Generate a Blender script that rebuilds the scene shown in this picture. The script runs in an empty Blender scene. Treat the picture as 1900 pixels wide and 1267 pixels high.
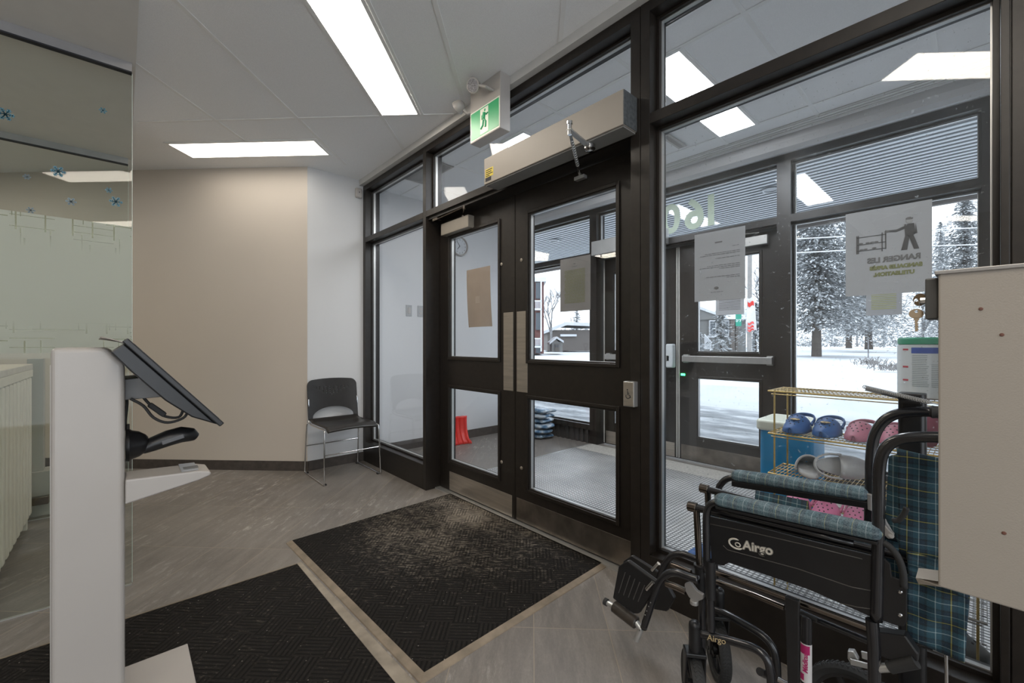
import bpy, bmesh, math, random
from mathutils import Vector, Matrix
random.seed(7)
S = bpy.context.scene
COL = S.collection
# ---------------------------------------------------------------- camera, world, exposure
FPX, TH, CH, CX, CY = 795.0, math.radians(42.32), 1.16, 950.0, 638.0
FW = Vector((-math.cos(TH), math.sin(TH), 0)); RT = Vector((math.sin(TH), math.cos(TH), 0))
cam = bpy.data.cameras.new('camera'); camo = bpy.data.objects.new('camera', cam); COL.objects.link(camo)
camo.location = (0, 0, CH); camo.rotation_euler = (math.pi/2, 0, math.radians(90)-TH)
cam.sensor_width = 36; cam.lens = FPX/1900*36; cam.shift_y = (CY-633.5)/1900
cam.clip_start = 0.05; cam.clip_end = 400
S.camera = camo
S.view_settings.view_transform = 'Standard'; S.view_settings.look = 'None'
S.view_settings.gamma = 1; S.view_settings.exposure = 1.90
W = bpy.data.worlds.new('overcast_sky'); S.world = W; W.use_nodes = True
W.node_tree.nodes['Background'].inputs[0].default_value = (0.86, 0.93, 1.0, 1)
W.node_tree.nodes['Background'].inputs[1].default_value = .75
S.cycles.transparent_max_bounces = 40; S.cycles.max_bounces = 10; S.cycles.diffuse_bounces = 5
S.cycles.sample_clamp_indirect = 6
LOBBY_LAMP, VEST_LAMP = 5.6, 8.0

def ray(x, y): return FW + RT*((x-CX)/FPX) + Vector((0, 0, (CY-y)/FPX))
def at(x, y, Y):
    d = ray(x, y); return Vector((0, 0, CH)) + d*(Y/d.y)
def onz(x, y, z=0.0):
    d = ray(x, y); return Vector((0, 0, CH)) + d*((z-CH)/d.z)
Q2 = math.sqrt(0.5)
def uv(u, v, z=0.0): return Vector((-u*Q2+v*Q2, u*Q2+v*Q2, z))   # the 45 degree grid of tiles and ceiling

# ---------------------------------------------------------------- materials
class NT:
    def __init__(s, name):
        s.m = bpy.data.materials.new(name); s.m.use_nodes = True; s.t = s.m.node_tree
        s.b = s.t.nodes['Principled BSDF']; s.out = s.t.nodes['Material Output']
    def n(s, t, **k):
        q = s.t.nodes.new(t)
        for a, b in k.items(): setattr(q, a, b)
        return q
    def l(s, a, b): s.t.links.new(a, b)
    def math(s, op, a, b=None, c=None):
        q = s.n('ShaderNodeMath', operation=op)
        for i, v in enumerate((a, b, c)):
            if v is None: continue
            if isinstance(v, (int, float)): q.inputs[i].default_value = v
            else: s.l(v, q.inputs[i])
        return q.outputs[0]
    def pos(s): return s.n('ShaderNodeNewGeometry').outputs['Position']
    def mapp(s, vec, sc=(1, 1, 1), rot=(0, 0, 0), loc=(0, 0, 0)):
        q = s.n('ShaderNodeMapping'); s.l(vec, q.inputs[0])
        q.inputs['Scale'].default_value = sc; q.inputs['Rotation'].default_value = rot; q.inputs['Location'].default_value = loc
        return q.outputs[0]
    def noise(s, vec, scale, detail=4, rough=.5):
        q = s.n('ShaderNodeTexNoise'); s.l(vec, q.inputs['Vector']); q.inputs['Scale'].default_value = scale
        q.inputs['Detail'].default_value = detail; q.inputs['Roughness'].default_value = rough
        return q.outputs[0]
    def ramp(s, fac, stops, interp='LINEAR'):
        q = s.n('ShaderNodeValToRGB'); s.l(fac, q.inputs[0]); r = q.color_ramp; r.interpolation = interp
        while len(r.elements) < len(stops): r.elements.new(.5)
        for e, (p, c) in zip(r.elements, stops):
            e.position = p; e.color = (*c, 1) if len(c) == 3 else c
        return q.outputs[0]
    def mix(s, fac, a, b, mode='MIX'):
        q = s.n('ShaderNodeMix', data_type='RGBA', blend_type=mode)
        for i, v in ((0, fac), (6, a), (7, b)):
            if isinstance(v, (int, float)): q.inputs[i].default_value = v
            elif isinstance(v, tuple): q.inputs[i].default_value = (*v, 1)
            else: s.l(v, q.inputs[i])
        return q.outputs[2]
    def bump(s, h, strength=.3, dist=.002):
        q = s.n('ShaderNodeBump'); s.l(h, q.inputs['Height']); q.inputs['Strength'].default_value = strength
        q.inputs['Distance'].default_value = dist; s.l(q.outputs[0], s.b.inputs['Normal'])
MATS = {}
def mat(name, col, rough=.5, metal=0, var=.06, scale=12, bump=.0, bscale=300, spec=.5, stretch=(1, 1, 1)):
    if name in MATS: return MATS[name]
    k = NT(name); k.b.inputs['Roughness'].default_value = rough; k.b.inputs['Metallic'].default_value = metal
    k.b.inputs['Specular IOR Level'].default_value = spec
    p = k.mapp(k.pos(), stretch)
    n = k.noise(p, scale)
    lo = tuple(c*(1-var) for c in col); hi = tuple(min(1, c*(1+var)) for c in col)
    k.l(k.ramp(n, [(.3, lo), (.7, hi)]), k.b.inputs['Base Color'])
    if bump: k.bump(k.noise(p, bscale, 2), bump, .001)
    MATS[name] = k.m; return k.m
M = {}
M['wall'] = mat('cream wall paint', (.53, .475, .415), .6, bump=.12, bscale=260, var=.02, scale=1.5)
M['wall_cool'] = mat('white wall paint', (.57, .572, .575), .6, bump=.12, bscale=260, var=.02, scale=1.5)
M['white'] = mat('white painted metal', (.385, .36, .338), .32, var=.02, scale=3)
M['trimw'] = mat('white trim paint', (.55, .54, .52), .5, var=.02)
M['beige'] = mat('beige powder coated metal', (.29, .262, .228), .45, bump=.25, bscale=420, var=.02, scale=2)
M['black_metal'] = mat('bronze black anodised aluminium', (.014, .0108, .0085), .36, metal=.0, spec=.45, var=.25, scale=30, bump=.15, bscale=700)
M['black_tube'] = mat('black coated steel tube', (.012, .012, .014), .22, var=.15, scale=20, spec=.7)
M['bronze'] = mat('dark chrome tube', (.22, .19, .165), .18, metal=1, var=.1)
M['plastic'] = mat('black plastic', (.010, .010, .011), .35, var=.12, scale=25, bump=.15, bscale=500)
M['rubber'] = mat('black rubber', (.02, .02, .02), .7, var=.15, bump=.3, bscale=300)
M['chrome'] = mat('chrome', (.62, .62, .62), .12, metal=1, var=.05)
M['steel'] = mat('brushed stainless steel', (.50, .45, .39), .34, metal=.85, var=.12, scale=5, stretch=(1, 1, 14))
M['kick'] = mat('scuffed stainless kick plate', (.22, .19, .16), .36, metal=.85, var=.3, scale=9)
M['alu'] = mat('natural aluminium', (.50, .50, .49), .35, metal=.7, var=.06)
M['base'] = mat('dark brown baseboard tile', (.060, .050, .044), .45, var=.25, scale=22)
M['paper'] = mat('printer paper', (.40, .41, .43), .7, var=.02)
M['kraft'] = mat('brown paper', (.34, .27, .215), .7, var=.05)
M['ink'] = mat('grey printed ink', (.16, .16, .16), .7)
M['inkg'] = mat('olive printed ink', (.20, .21, .09), .7)
M['hl'] = mat('yellow highlighter ink', (.42, .44, .16), .7)
M['green'] = mat('exit sign green', (.008, .36, .13), .35, var=.03)
M['signw'] = mat('exit sign white', (.72, .76, .66), .4, var=.02)
M['yellow'] = mat('yellow warning sticker', (.60, .47, .04), .5, var=.05)
M['red'] = mat('red plastic', (.60, .02, .012), .35, var=.08)
M['gold'] = mat('gold coated wire', (.44, .31, .09), .38, metal=.3, var=.2, scale=40)
M['greyw'] = mat('grey coated wire', (.25, .25, .24), .4, metal=.3)
M['croc_blue'] = mat('blue foam', (.018, .085, .26), .5, var=.08)
M['croc_navy'] = mat('navy foam', (.02, .04, .10), .5, var=.08)
M['croc_pink'] = mat('dusty pink foam', (.40, .13, .19), .5, var=.06)
M['croc_rose'] = mat('bright pink foam', (.66, .20, .36), .5, var=.06)
M['croc_white'] = mat('greyish white foam', (.46, .46, .46), .45, var=.08)
M['croc_black'] = mat('grey black foam', (.05, .055, .06), .5, var=.1)
M['hole'] = mat('dark hole', (.02, .02, .025), .8)
M['bin'] = mat('blue plastic', (.005, .26, .56), .3, var=.05)
M['lidg'] = mat('green plastic lid', (.006, .27, .14), .35, var=.05)
M['canw'] = mat('white plastic canister', (.62, .66, .68), .35, var=.03)
M['labelb'] = mat('blue label print', (.01, .06, .36), .45)
M['labelt'] = mat('small grey label print', (.25, .30, .30), .5)
M['labelr'] = mat('red label print', (.45, .03, .05), .5)
M['magenta'] = mat('magenta label print', (.40, .015, .12), .5)
M['slat'] = mat('cream lacquered slats', (.60, .57, .47), .45, var=.04)
M['counter'] = mat('pale counter top', (.50, .47, .40), .35, var=.1, scale=40)
M['brass'] = mat('worn brass key', (.26, .19, .12), .35, metal=.8, var=.15)
M['snowsticker'] = mat('blue sticker foil', (.05, .20, .28), .35, var=.2)
M['snowsticker2'] = mat('grey blue sticker foil', (.17, .25, .30), .35, var=.2)
M['bark'] = mat('dark bark', (.10, .085, .075), .9, var=.3, scale=8)
M['barks'] = mat('frosted twigs', (.22, .22, .225), .9, var=.5, scale=3)
M['brick'] = mat('red brick wall', (.12, .045, .038), .85, var=.25, scale=14)
M['siding'] = mat('grey house siding', (.17, .17, .165), .8, var=.1)
M['sidingb'] = mat('dark house siding', (.12, .105, .095), .8, var=.1)
M['exw'] = mat('white exterior trim', (.62, .63, .65), .6, var=.03)
M['glassdark'] = mat('dark window pane', (.06, .075, .09), .15, var=.2)
M['groad'] = mat('green road sign', (.0, .24, .16), .5)
M['pole'] = mat('weathered pole', (.25, .24, .23), .8, var=.15)
M['hedge'] = mat('snowy dark hedge', (.20, .19, .185), .95, var=.7, scale=5)
M['bag'] = None
M['grayplate'] = mat('grey satin bracket', (.33, .32, .31), .4, metal=.5)
M['vinyl'] = mat('pale green vinyl digits', (.42, .50, .40), .5)

def m_floor():
    k = NT('grey stone look floor tiles'); p = k.mapp(k.pos(), rot=(0, 0, math.radians(225)), loc=(-1.755, .007+.1515*0, 0))
    q = k.n('ShaderNodeTexBrick', offset=0, squash=1); k.l(p, q.inputs['Vector'])
    q.inputs['Scale'].default_value = 1; q.inputs['Mortar Size'].default_value = .0021; q.inputs['Mortar Smooth'].default_value = .2
    q.inputs['Brick Width'].default_value = .605; q.inputs['Row Height'].default_value = .303; q.inputs['Bias'].default_value = 0
    q.inputs['Color1'].default_value = (.3, .3, .3, 1); q.inputs['Color2'].default_value = (.7, .7, .7, 1); q.inputs['Mortar'].default_value = (.5, .5, .5, 1)
    st = k.noise(k.mapp(p, (1.2, 7, 1)), 3.0, 8, .65)       # veins run along the tile
    cl = k.noise(p, 1.6, 5)
    base = k.ramp(st, [(.25, (.112, .098, .086)), (.5, (.178, .158, .140)), (.75, (.25, .225, .20))])
    base = k.mix(.22, k.mix(.5, base, k.ramp(k.noise(k.mapp(p, (1, 2.2, 1)), 55, 6, .8), [(.32, (.35, .35, .35)), (.68, (.68, .68, .68))]), 'OVERLAY'), k.ramp(cl, [(.3, (.10, .094, .09)), (.7, (.30, .28, .26))]))
    tone = k.mix(.25, base, q.outputs['Color'], 'SOFT_LIGHT')
    sc = k.noise(k.mapp(p, (1.5, 5, 1)), 4.5, 9, .8)     # dried salt scuffs
    scm = k.math('MULTIPLY', k.ramp(sc, [(.53, (0, 0, 0)), (.64, (1, 1, 1))]), k.ramp(k.noise(k.pos(), 1.1, 3), [(.42, (0, 0, 0)), (.62, (1, 1, 1))]))
    tone = k.mix(k.math('MULTIPLY', scm, .65), tone, (.55, .52, .48))
    tone = k.mix(q.outputs['Fac'], tone, (.28, .235, .185))
    k.l(tone, k.b.inputs['Base Color'])
    k.l(k.ramp(st, [(.2, (.36,)*3), (.8, (.52,)*3)]), k.b.inputs['Roughness'])
    h = k.math('SUBTRACT', k.math('MULTIPLY', st, .25), q.outputs['Fac']); k.bump(h, .35, .002)
    return k.m
M['floor'] = m_floor()
def m_ceil():
    k = NT('mineral fibre ceiling tile'); p = k.pos(); n = k.noise(p, 420, 2)
    k.l(k.ramp(n, [(.35, (.80, .805, .81)), (.65, (.89, .895, .90))]), k.b.inputs['Base Color'])
    k.b.inputs['Roughness'].default_value = .9; k.bump(n, .35, .001); return k.m
M['ceil'] = m_ceil()
M['tbar'] = mat('white ceiling grid metal', (.80, .80, .79), .5, var=.02)
def m_mat():
    k = NT('ribbed black entrance carpet'); p = k.mapp(k.pos(), rot=(0, 0, math.radians(225)), loc=(0, 0, 0))
    s = k.n('ShaderNodeSeparateXYZ'); k.l(p, s.inputs[0]); u, v = s.outputs[0], s.outputs[1]
    c = .11
    cu, cv = k.math('FLOOR', k.math('DIVIDE', u, c)), k.math('FLOOR', k.math('DIVIDE', v, c))
    ck = k.math('FLOORED_MODULO', k.math('ADD', cu, cv), 2.0)
    def rib(x): return k.math('SMOOTH_MIN', k.math('MULTIPLY', k.math('PINGPONG', k.math('ADD', x, 50), c/12), 12/c*1.6), 1.0, .2)
    h = k.math('ADD', k.math('MULTIPLY', rib(u), ck), k.math('MULTIPLY', rib(v), k.math('SUBTRACT', 1, ck)))
    f = k.noise(k.pos(), 500, 2)
    base = k.mix(h, (.0025, .0022, .002), k.ramp(f, [(.3, (.006, .005, .0042)), (.7, (.021, .018, .0155))]))
    big = k.noise(k.mapp(k.pos(), loc=(3.1, 1.7, 0)), 1.5, 4)
    fine = k.noise(k.mapp(p, (3.2, 1, 1)), 26, 8, .85)
    # dried salt left where people step in: centred just inside the doors
    d = k.n('ShaderNodeVectorMath', operation='DISTANCE'); k.l(k.mapp(k.pos(), (1, 1.0, 1)), d.inputs[0]); d.inputs[1].default_value = (-2.33, 1.66, 0)
    near = k.ramp(d.outputs['Value'], [(.02, (1.25, 1.25, 1.25)), (.32, (.85, .85, .85)), (.75, (.34, .34, .34)), (1.0, (.15, .15, .15))])
    amt = k.math('MULTIPLY', near, k.ramp(big, [(.35, (.35,)*3), (.65, (1, 1, 1))]))
    thr = k.math('SUBTRACT', k.math('ADD', fine, k.math('MULTIPLY', amt, .26)), .60)
    dust = k.math('MULTIPLY', k.math('MAXIMUM', thr, 0), 3.6); dust = k.math('MINIMUM', k.math('MULTIPLY', dust, k.math('ADD', .35, h)), .75)
    col = k.mix(dust, base, (.33, .285, .23))
    sp = k.n('ShaderNodeTexVoronoi'); k.l(k.pos(), sp.inputs['Vector']); sp.inputs['Scale'].default_value = 26
    spk = k.math('LESS_THAN', sp.outputs['Distance'], .055)
    col = k.mix(k.math('MULTIPLY', spk, .6), col, (.45, .42, .37))
    k.l(col, k.b.inputs['Base Color']); k.b.inputs['Roughness'].default_value = .9; k.b.inputs['Specular IOR Level'].default_value = .2
    k.bump(k.math('ADD', h, k.math('MULTIPLY', f, .3)), .8, .003); return k.m
M['mat'] = m_mat()
M['matb'] = mat('dusty tan rubber edge', (.215, .172, .125), .7, var=.25, scale=14, bump=.3)
def m_grate():
    k = NT('aluminium entrance grille'); s = k.n('ShaderNodeSeparateXYZ'); k.l(k.pos(), s.inputs[0])
    a = k.math('PINGPONG', k.math('ADD', s.outputs[1], 10), .0125); b = k.math('PINGPONG', k.math('ADD', s.outputs[0], 20), .0125)
    h = k.math('MULTIPLY', k.math('GREATER_THAN', a, .0042), k.math('ADD', .30, k.math('MULTIPLY', k.math('GREATER_THAN', b, .0045), .70)))
    n = k.noise(k.pos(), 2.5, 5)
    hi = k.ramp(n, [(.3, (.50, .50, .49)), (.7, (.80, .79, .77))])
    k.l(k.mix(h, (.05, .05, .05), hi), k.b.inputs['Base Color']); k.b.inputs['Roughness'].default_value = .5
    k.b.inputs['Metallic'].default_value = .25; k.bump(h, .6, .004); return k.m
M['grate'] = m_grate()
def m_plaid(name, ax, per=.085, dim=1.0):
    k = NT(name); s = k.n('ShaderNodeSeparateXYZ'); k.l(k.pos(), s.inputs[0])
    T, D, K, Wt, Y = (.010, .048, .070), (.003, .014, .030), (.001, .002, .004), (.26, .33, .34), (.32, .28, .04)
    T, D, K, Wt, Y = [tuple(c*dim for c in q) for q in (T, D, K, Wt, Y)]
    st = [(0, T), (.10, Wt), (.125, T), (.24, K), (.30, D), (.42, K), (.44, Y), (.468, K), (.50, D), (.60, T), (.72, Wt), (.742, D), (.86, K), (.92, T)]
    def ch(i, off):
        f = k.math('FRACT', k.math('ADD', k.math('DIVIDE', s.outputs[i], per), off)); return k.ramp(f, st, 'CONSTANT')
    c = k.mix(.5, ch(ax[0], 20.1), ch(ax[1], 20.55)); w = k.noise(k.pos(), 900, 2)
    c = k.mix(.18, c, k.ramp(w, [(.35, (.0, .01, .015)), (.7, (.08, .14, .16))]), 'ADD')
    k.l(c, k.b.inputs['Base Color']); k.b.inputs['Roughness'].default_value = .8; k.bump(w, .5, .001); return k.m
M['plaid'] = m_plaid('teal tartan upholstery', (0, 2), .070)
def m_pad():
    k = NT('worn teal tartan arm pad cover'); s = k.n('ShaderNodeSeparateXYZ'); k.l(k.pos(), s.inputs[0])
    f = k.math('FRACT', k.math('DIVIDE', k.math('ADD', s.outputs[0], 20), .052)); T, D = (.045, .10, .125), (.012, .030, .050)
    c = k.ramp(f, [(0, T), (.18, (.38, .44, .46)), (.21, T), (.40, D), (.62, T), (.70, (.40, .38, .14)), (.725, D), (.9, T)], 'CONSTANT')
    g = k.math('FRACT', k.math('DIVIDE', k.math('ADD', s.outputs[2], 20), .0125)); c = k.mix(.25, c, k.ramp(g, [(0, (.03, .06, .08)), (.6, (.30, .36, .38))], 'CONSTANT'))
    w = k.noise(k.mapp(k.pos(), (1, .4, 1)), 420, 3, .7); c = k.mix(.42, c, k.ramp(w, [(.35, (.006, .02, .03)), (.65, (.24, .32, .36))]))
    k.l(c, k.b.inputs['Base Color']); k.b.inputs['Roughness'].default_value = .8; k.bump(w, .5, .001); return k.m
M['plaid_arm'] = m_pad()
def m_glass(name, tint=(.93, .96, .97), base=.045, edge=.9, rough=0.0):
    k = NT(name); t = k.t; t.nodes.remove(k.b)
    tr = k.n('ShaderNodeBsdfTransparent'); tr.inputs[0].default_value = (*tint, 1)
    gl = k.n('ShaderNodeBsdfGlossy'); gl.inputs['Roughness'].default_value = rough; gl.inputs[0].default_value = (1, 1, 1, 1)
    lw = k.n('ShaderNodeLayerWeight'); lw.inputs[0].default_value = .5
    f = k.math('ADD', base, k.math('MULTIPLY', k.math('POWER', lw.outputs['Facing'], 5.0), edge))
    mx = k.n('ShaderNodeMixShader'); k.l(f, mx.inputs[0]); k.l(tr.outputs[0], mx.inputs[1]); k.l(gl.outputs[0], mx.inputs[2])
    k.l(mx.outputs[0], k.out.inputs[0]); return k.m
M['glass'] = m_glass('window glass', (.975, .985, .995), .025)
M['glassg'] = m_glass('greenish partition glass', (.945, .965, .95), .012, .2)
def m_dirty():
    k = NT('dusty window glass'); t = k.t; t.nodes.remove(k.b)
    tr = k.n('ShaderNodeBsdfTransparent'); tr.inputs[0].default_value = (.975, .987, .997, 1)
    gl = k.n('ShaderNodeBsdfGlossy'); gl.inputs['Roughness'].default_value = 0; gl.inputs[0].default_value = (1, 1, 1, 1)
    df = k.n('ShaderNodeBsdfDiffuse'); df.inputs[0].default_value = (.6, .68, .75, 1)
    lw = k.n('ShaderNodeLayerWeight'); lw.inputs[0].default_value = .5
    f = k.math('ADD', .03, k.math('MULTIPLY', k.math('POWER', lw.outputs['Facing'], 5.0), .9))
    mx = k.n('ShaderNodeMixShader'); k.l(f, mx.inputs[0]); k.l(tr.outputs[0], mx.inputs[1]); k.l(gl.outputs[0], mx.inputs[2])
    n1 = k.noise(k.mapp(k.pos(), (1, 1, .5)), 2.2, 6, .6); n2 = k.noise(k.pos(), 90, 3)
    a = k.math('MULTIPLY', k.ramp(n1, [(.35, (.0,)*3), (.75, (.055,)*3)]), 1.0)
    a = k.math('ADD', a, k.math('MULTIPLY', k.math('GREATER_THAN', n2, .70), .25))
    m2 = k.n('ShaderNodeMixShader'); k.l(a, m2.inputs[0]); k.l(mx.outputs[0], m2.inputs[1]); k.l(df.outputs[0], m2.inputs[2])
    k.l(m2.outputs[0], k.out.inputs[0]); return k.m
M['glassd'] = m_dirty()
def m_film():
    k = NT('frosted film with line pattern'); t = k.t
    k.b.inputs['Base Color'].default_value = (.58, .60, .545, 1); k.b.inputs['Roughness'].default_value = .6
    tr = k.n('ShaderNodeBsdfTransparent'); tr.inputs[0].default_value = (.90, .94, .90, 1)
    tl = k.n('ShaderNodeBsdfTranslucent'); tl.inputs[0].default_value = (.66, .685, .62, 1)
    s = k.n('ShaderNodeSeparateXYZ'); k.l(k.pos(), s.inputs[0]); y, z = s.outputs[1], s.outputs[2]
    tot = None
    # thin hatched strokes cut out of the film, only near its top and bottom borders
    for i, (a, b, pa, pb) in enumerate(((y, z, .043, .16), (z, y, .037, .19), (y, z, .071, .11), (z, y, .059, .23))):
        ce = k.math('FLOOR', k.math('DIVIDE', k.math('ADD', a, 10), pa))
        w = k.n('ShaderNodeTexWhiteNoise', noise_dimensions='2D')
        cb = k.n('ShaderNodeCombineXYZ'); k.l(ce, cb.inputs[0]); k.l(k.math('FLOOR', k.math('DIVIDE', k.math('ADD', b, 10+i*.07), pb)), cb.inputs[1])
        k.l(cb.outputs[0], w.inputs['Vector'])
        fr = k.math('FRACT', k.math('ADD', k.math('DIVIDE', k.math('ADD', a, 10), pa), w.outputs['Value']))
        fb = k.math('FRACT', k.math('DIVIDE', k.math('ADD', b, 10+i*.07), pb))
        ln = k.math('MULTIPLY', k.math('LESS_THAN', fr, .075), k.math('GREATER_THAN', w.outputs['Value'], .45))
        ln = k.math('MULTIPLY', ln, k.math('MULTIPLY', k.math('GREATER_THAN', fb, .15), k.math('LESS_THAN', fb, .85)))
        tot = ln if tot is None else k.math('MAXIMUM', tot, ln)
    band = k.math('MAXIMUM', k.ramp(k.math('SUBTRACT', z, .9), [(.68, (0,)*3), (.76, (1,)*3)]), k.ramp(k.math('SUBTRACT', z, .9), [(.28, (1,)*3), (.36, (0,)*3)]))
    cut = k.math('MULTIPLY', tot, band)
    m1 = k.n('ShaderNodeMixShader'); m1.inputs[0].default_value = .5; k.l(k.b.outputs[0], m1.inputs[1]); k.l(tl.outputs[0], m1.inputs[2])
    m2 = k.n('ShaderNodeMixShader'); k.l(k.math('ADD', .12, k.math('MULTIPLY', cut, .8)), m2.inputs[0]); k.l(m1.outputs[0], m2.inputs[1]); k.l(tr.outputs[0], m2.inputs[2])
    k.l(m2.outputs[0], k.out.inputs[0]); return k.m
M['film'] = m_film()
def m_emit(name, col, st):
    k = NT(name); k.b.inputs['Base Color'].default_value = (.8, .8, .8, 1)
    k.b.inputs['Emission Color'].default_value = (*col, 1); k.b.inputs['Emission Strength'].default_value = st; return k.m
M['lampw'] = m_emit('warm light diffuser', (1, .90, .77), LOBBY_LAMP); M['lampw2'] = m_emit('warm light diffuser, older tubes', (1, .93, .83), LOBBY_LAMP*.34)  # second diffuser is dimmed to avoid a hot spot on the wall beside it
M['lampc'] = m_emit('cool light diffuser', (.93, .96, 1), VEST_LAMP)
M['led'] = m_emit('green indicator', (.0, 1, .2), 2.0)
def m_snow():
    k = NT('snow'); n = k.noise(k.pos(), .9, 6); k.l(k.ramp(n, [(.3, (.52, .55, .58)), (.7, (.62, .635, .65))]), k.b.inputs['Base Color'])
    k.b.inputs['Roughness'].default_value = .9; k.bump(n, .5, .15); return k.m
M['snow'] = m_snow()
def m_ice():
    k = NT('salted icy asphalt'); n = k.noise(k.mapp(k.pos(), (1, 3, 1)), .9, 9, .7)
    k.l(k.ramp(n, [(.38, (.16, .175, .185)), (.5, (.36, .38, .40)), (.62, (.72, .74, .76))]), k.b.inputs['Base Color'])
    k.b.inputs['Roughness'].default_value = .7; k.bump(n, .5, .05); return k.m
M['ice'] = m_ice()
def m_needle():
    k = NT('snow laden needles'); n = k.noise(k.pos(), 2.6, 5, .7)
    k.l(k.ramp(n, [(.34, (.06, .07, .07)), (.46, (.19, .205, .21)), (.56, (.60, .62, .64))]), k.b.inputs['Base Color'])
    k.b.inputs['Roughness'].default_value = .95; return k.m
M['needle'] = m_needle()
def m_bag():
    k = NT('blue printed ice melt bag'); n = k.noise(k.mapp(k.pos(), (1, 1, 2)), 9, 3)
    k.l(k.ramp(n, [(.42, (.05, .12, .22)), (.5, (.20, .30, .40)), (.58, (.45, .50, .54))]), k.b.inputs['Base Color'])
    k.b.inputs['Roughness'].default_value = .25; k.bump(k.noise(k.pos(), 22, 3), .6, .02); return k.m
M['bag'] = m_bag()

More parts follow.
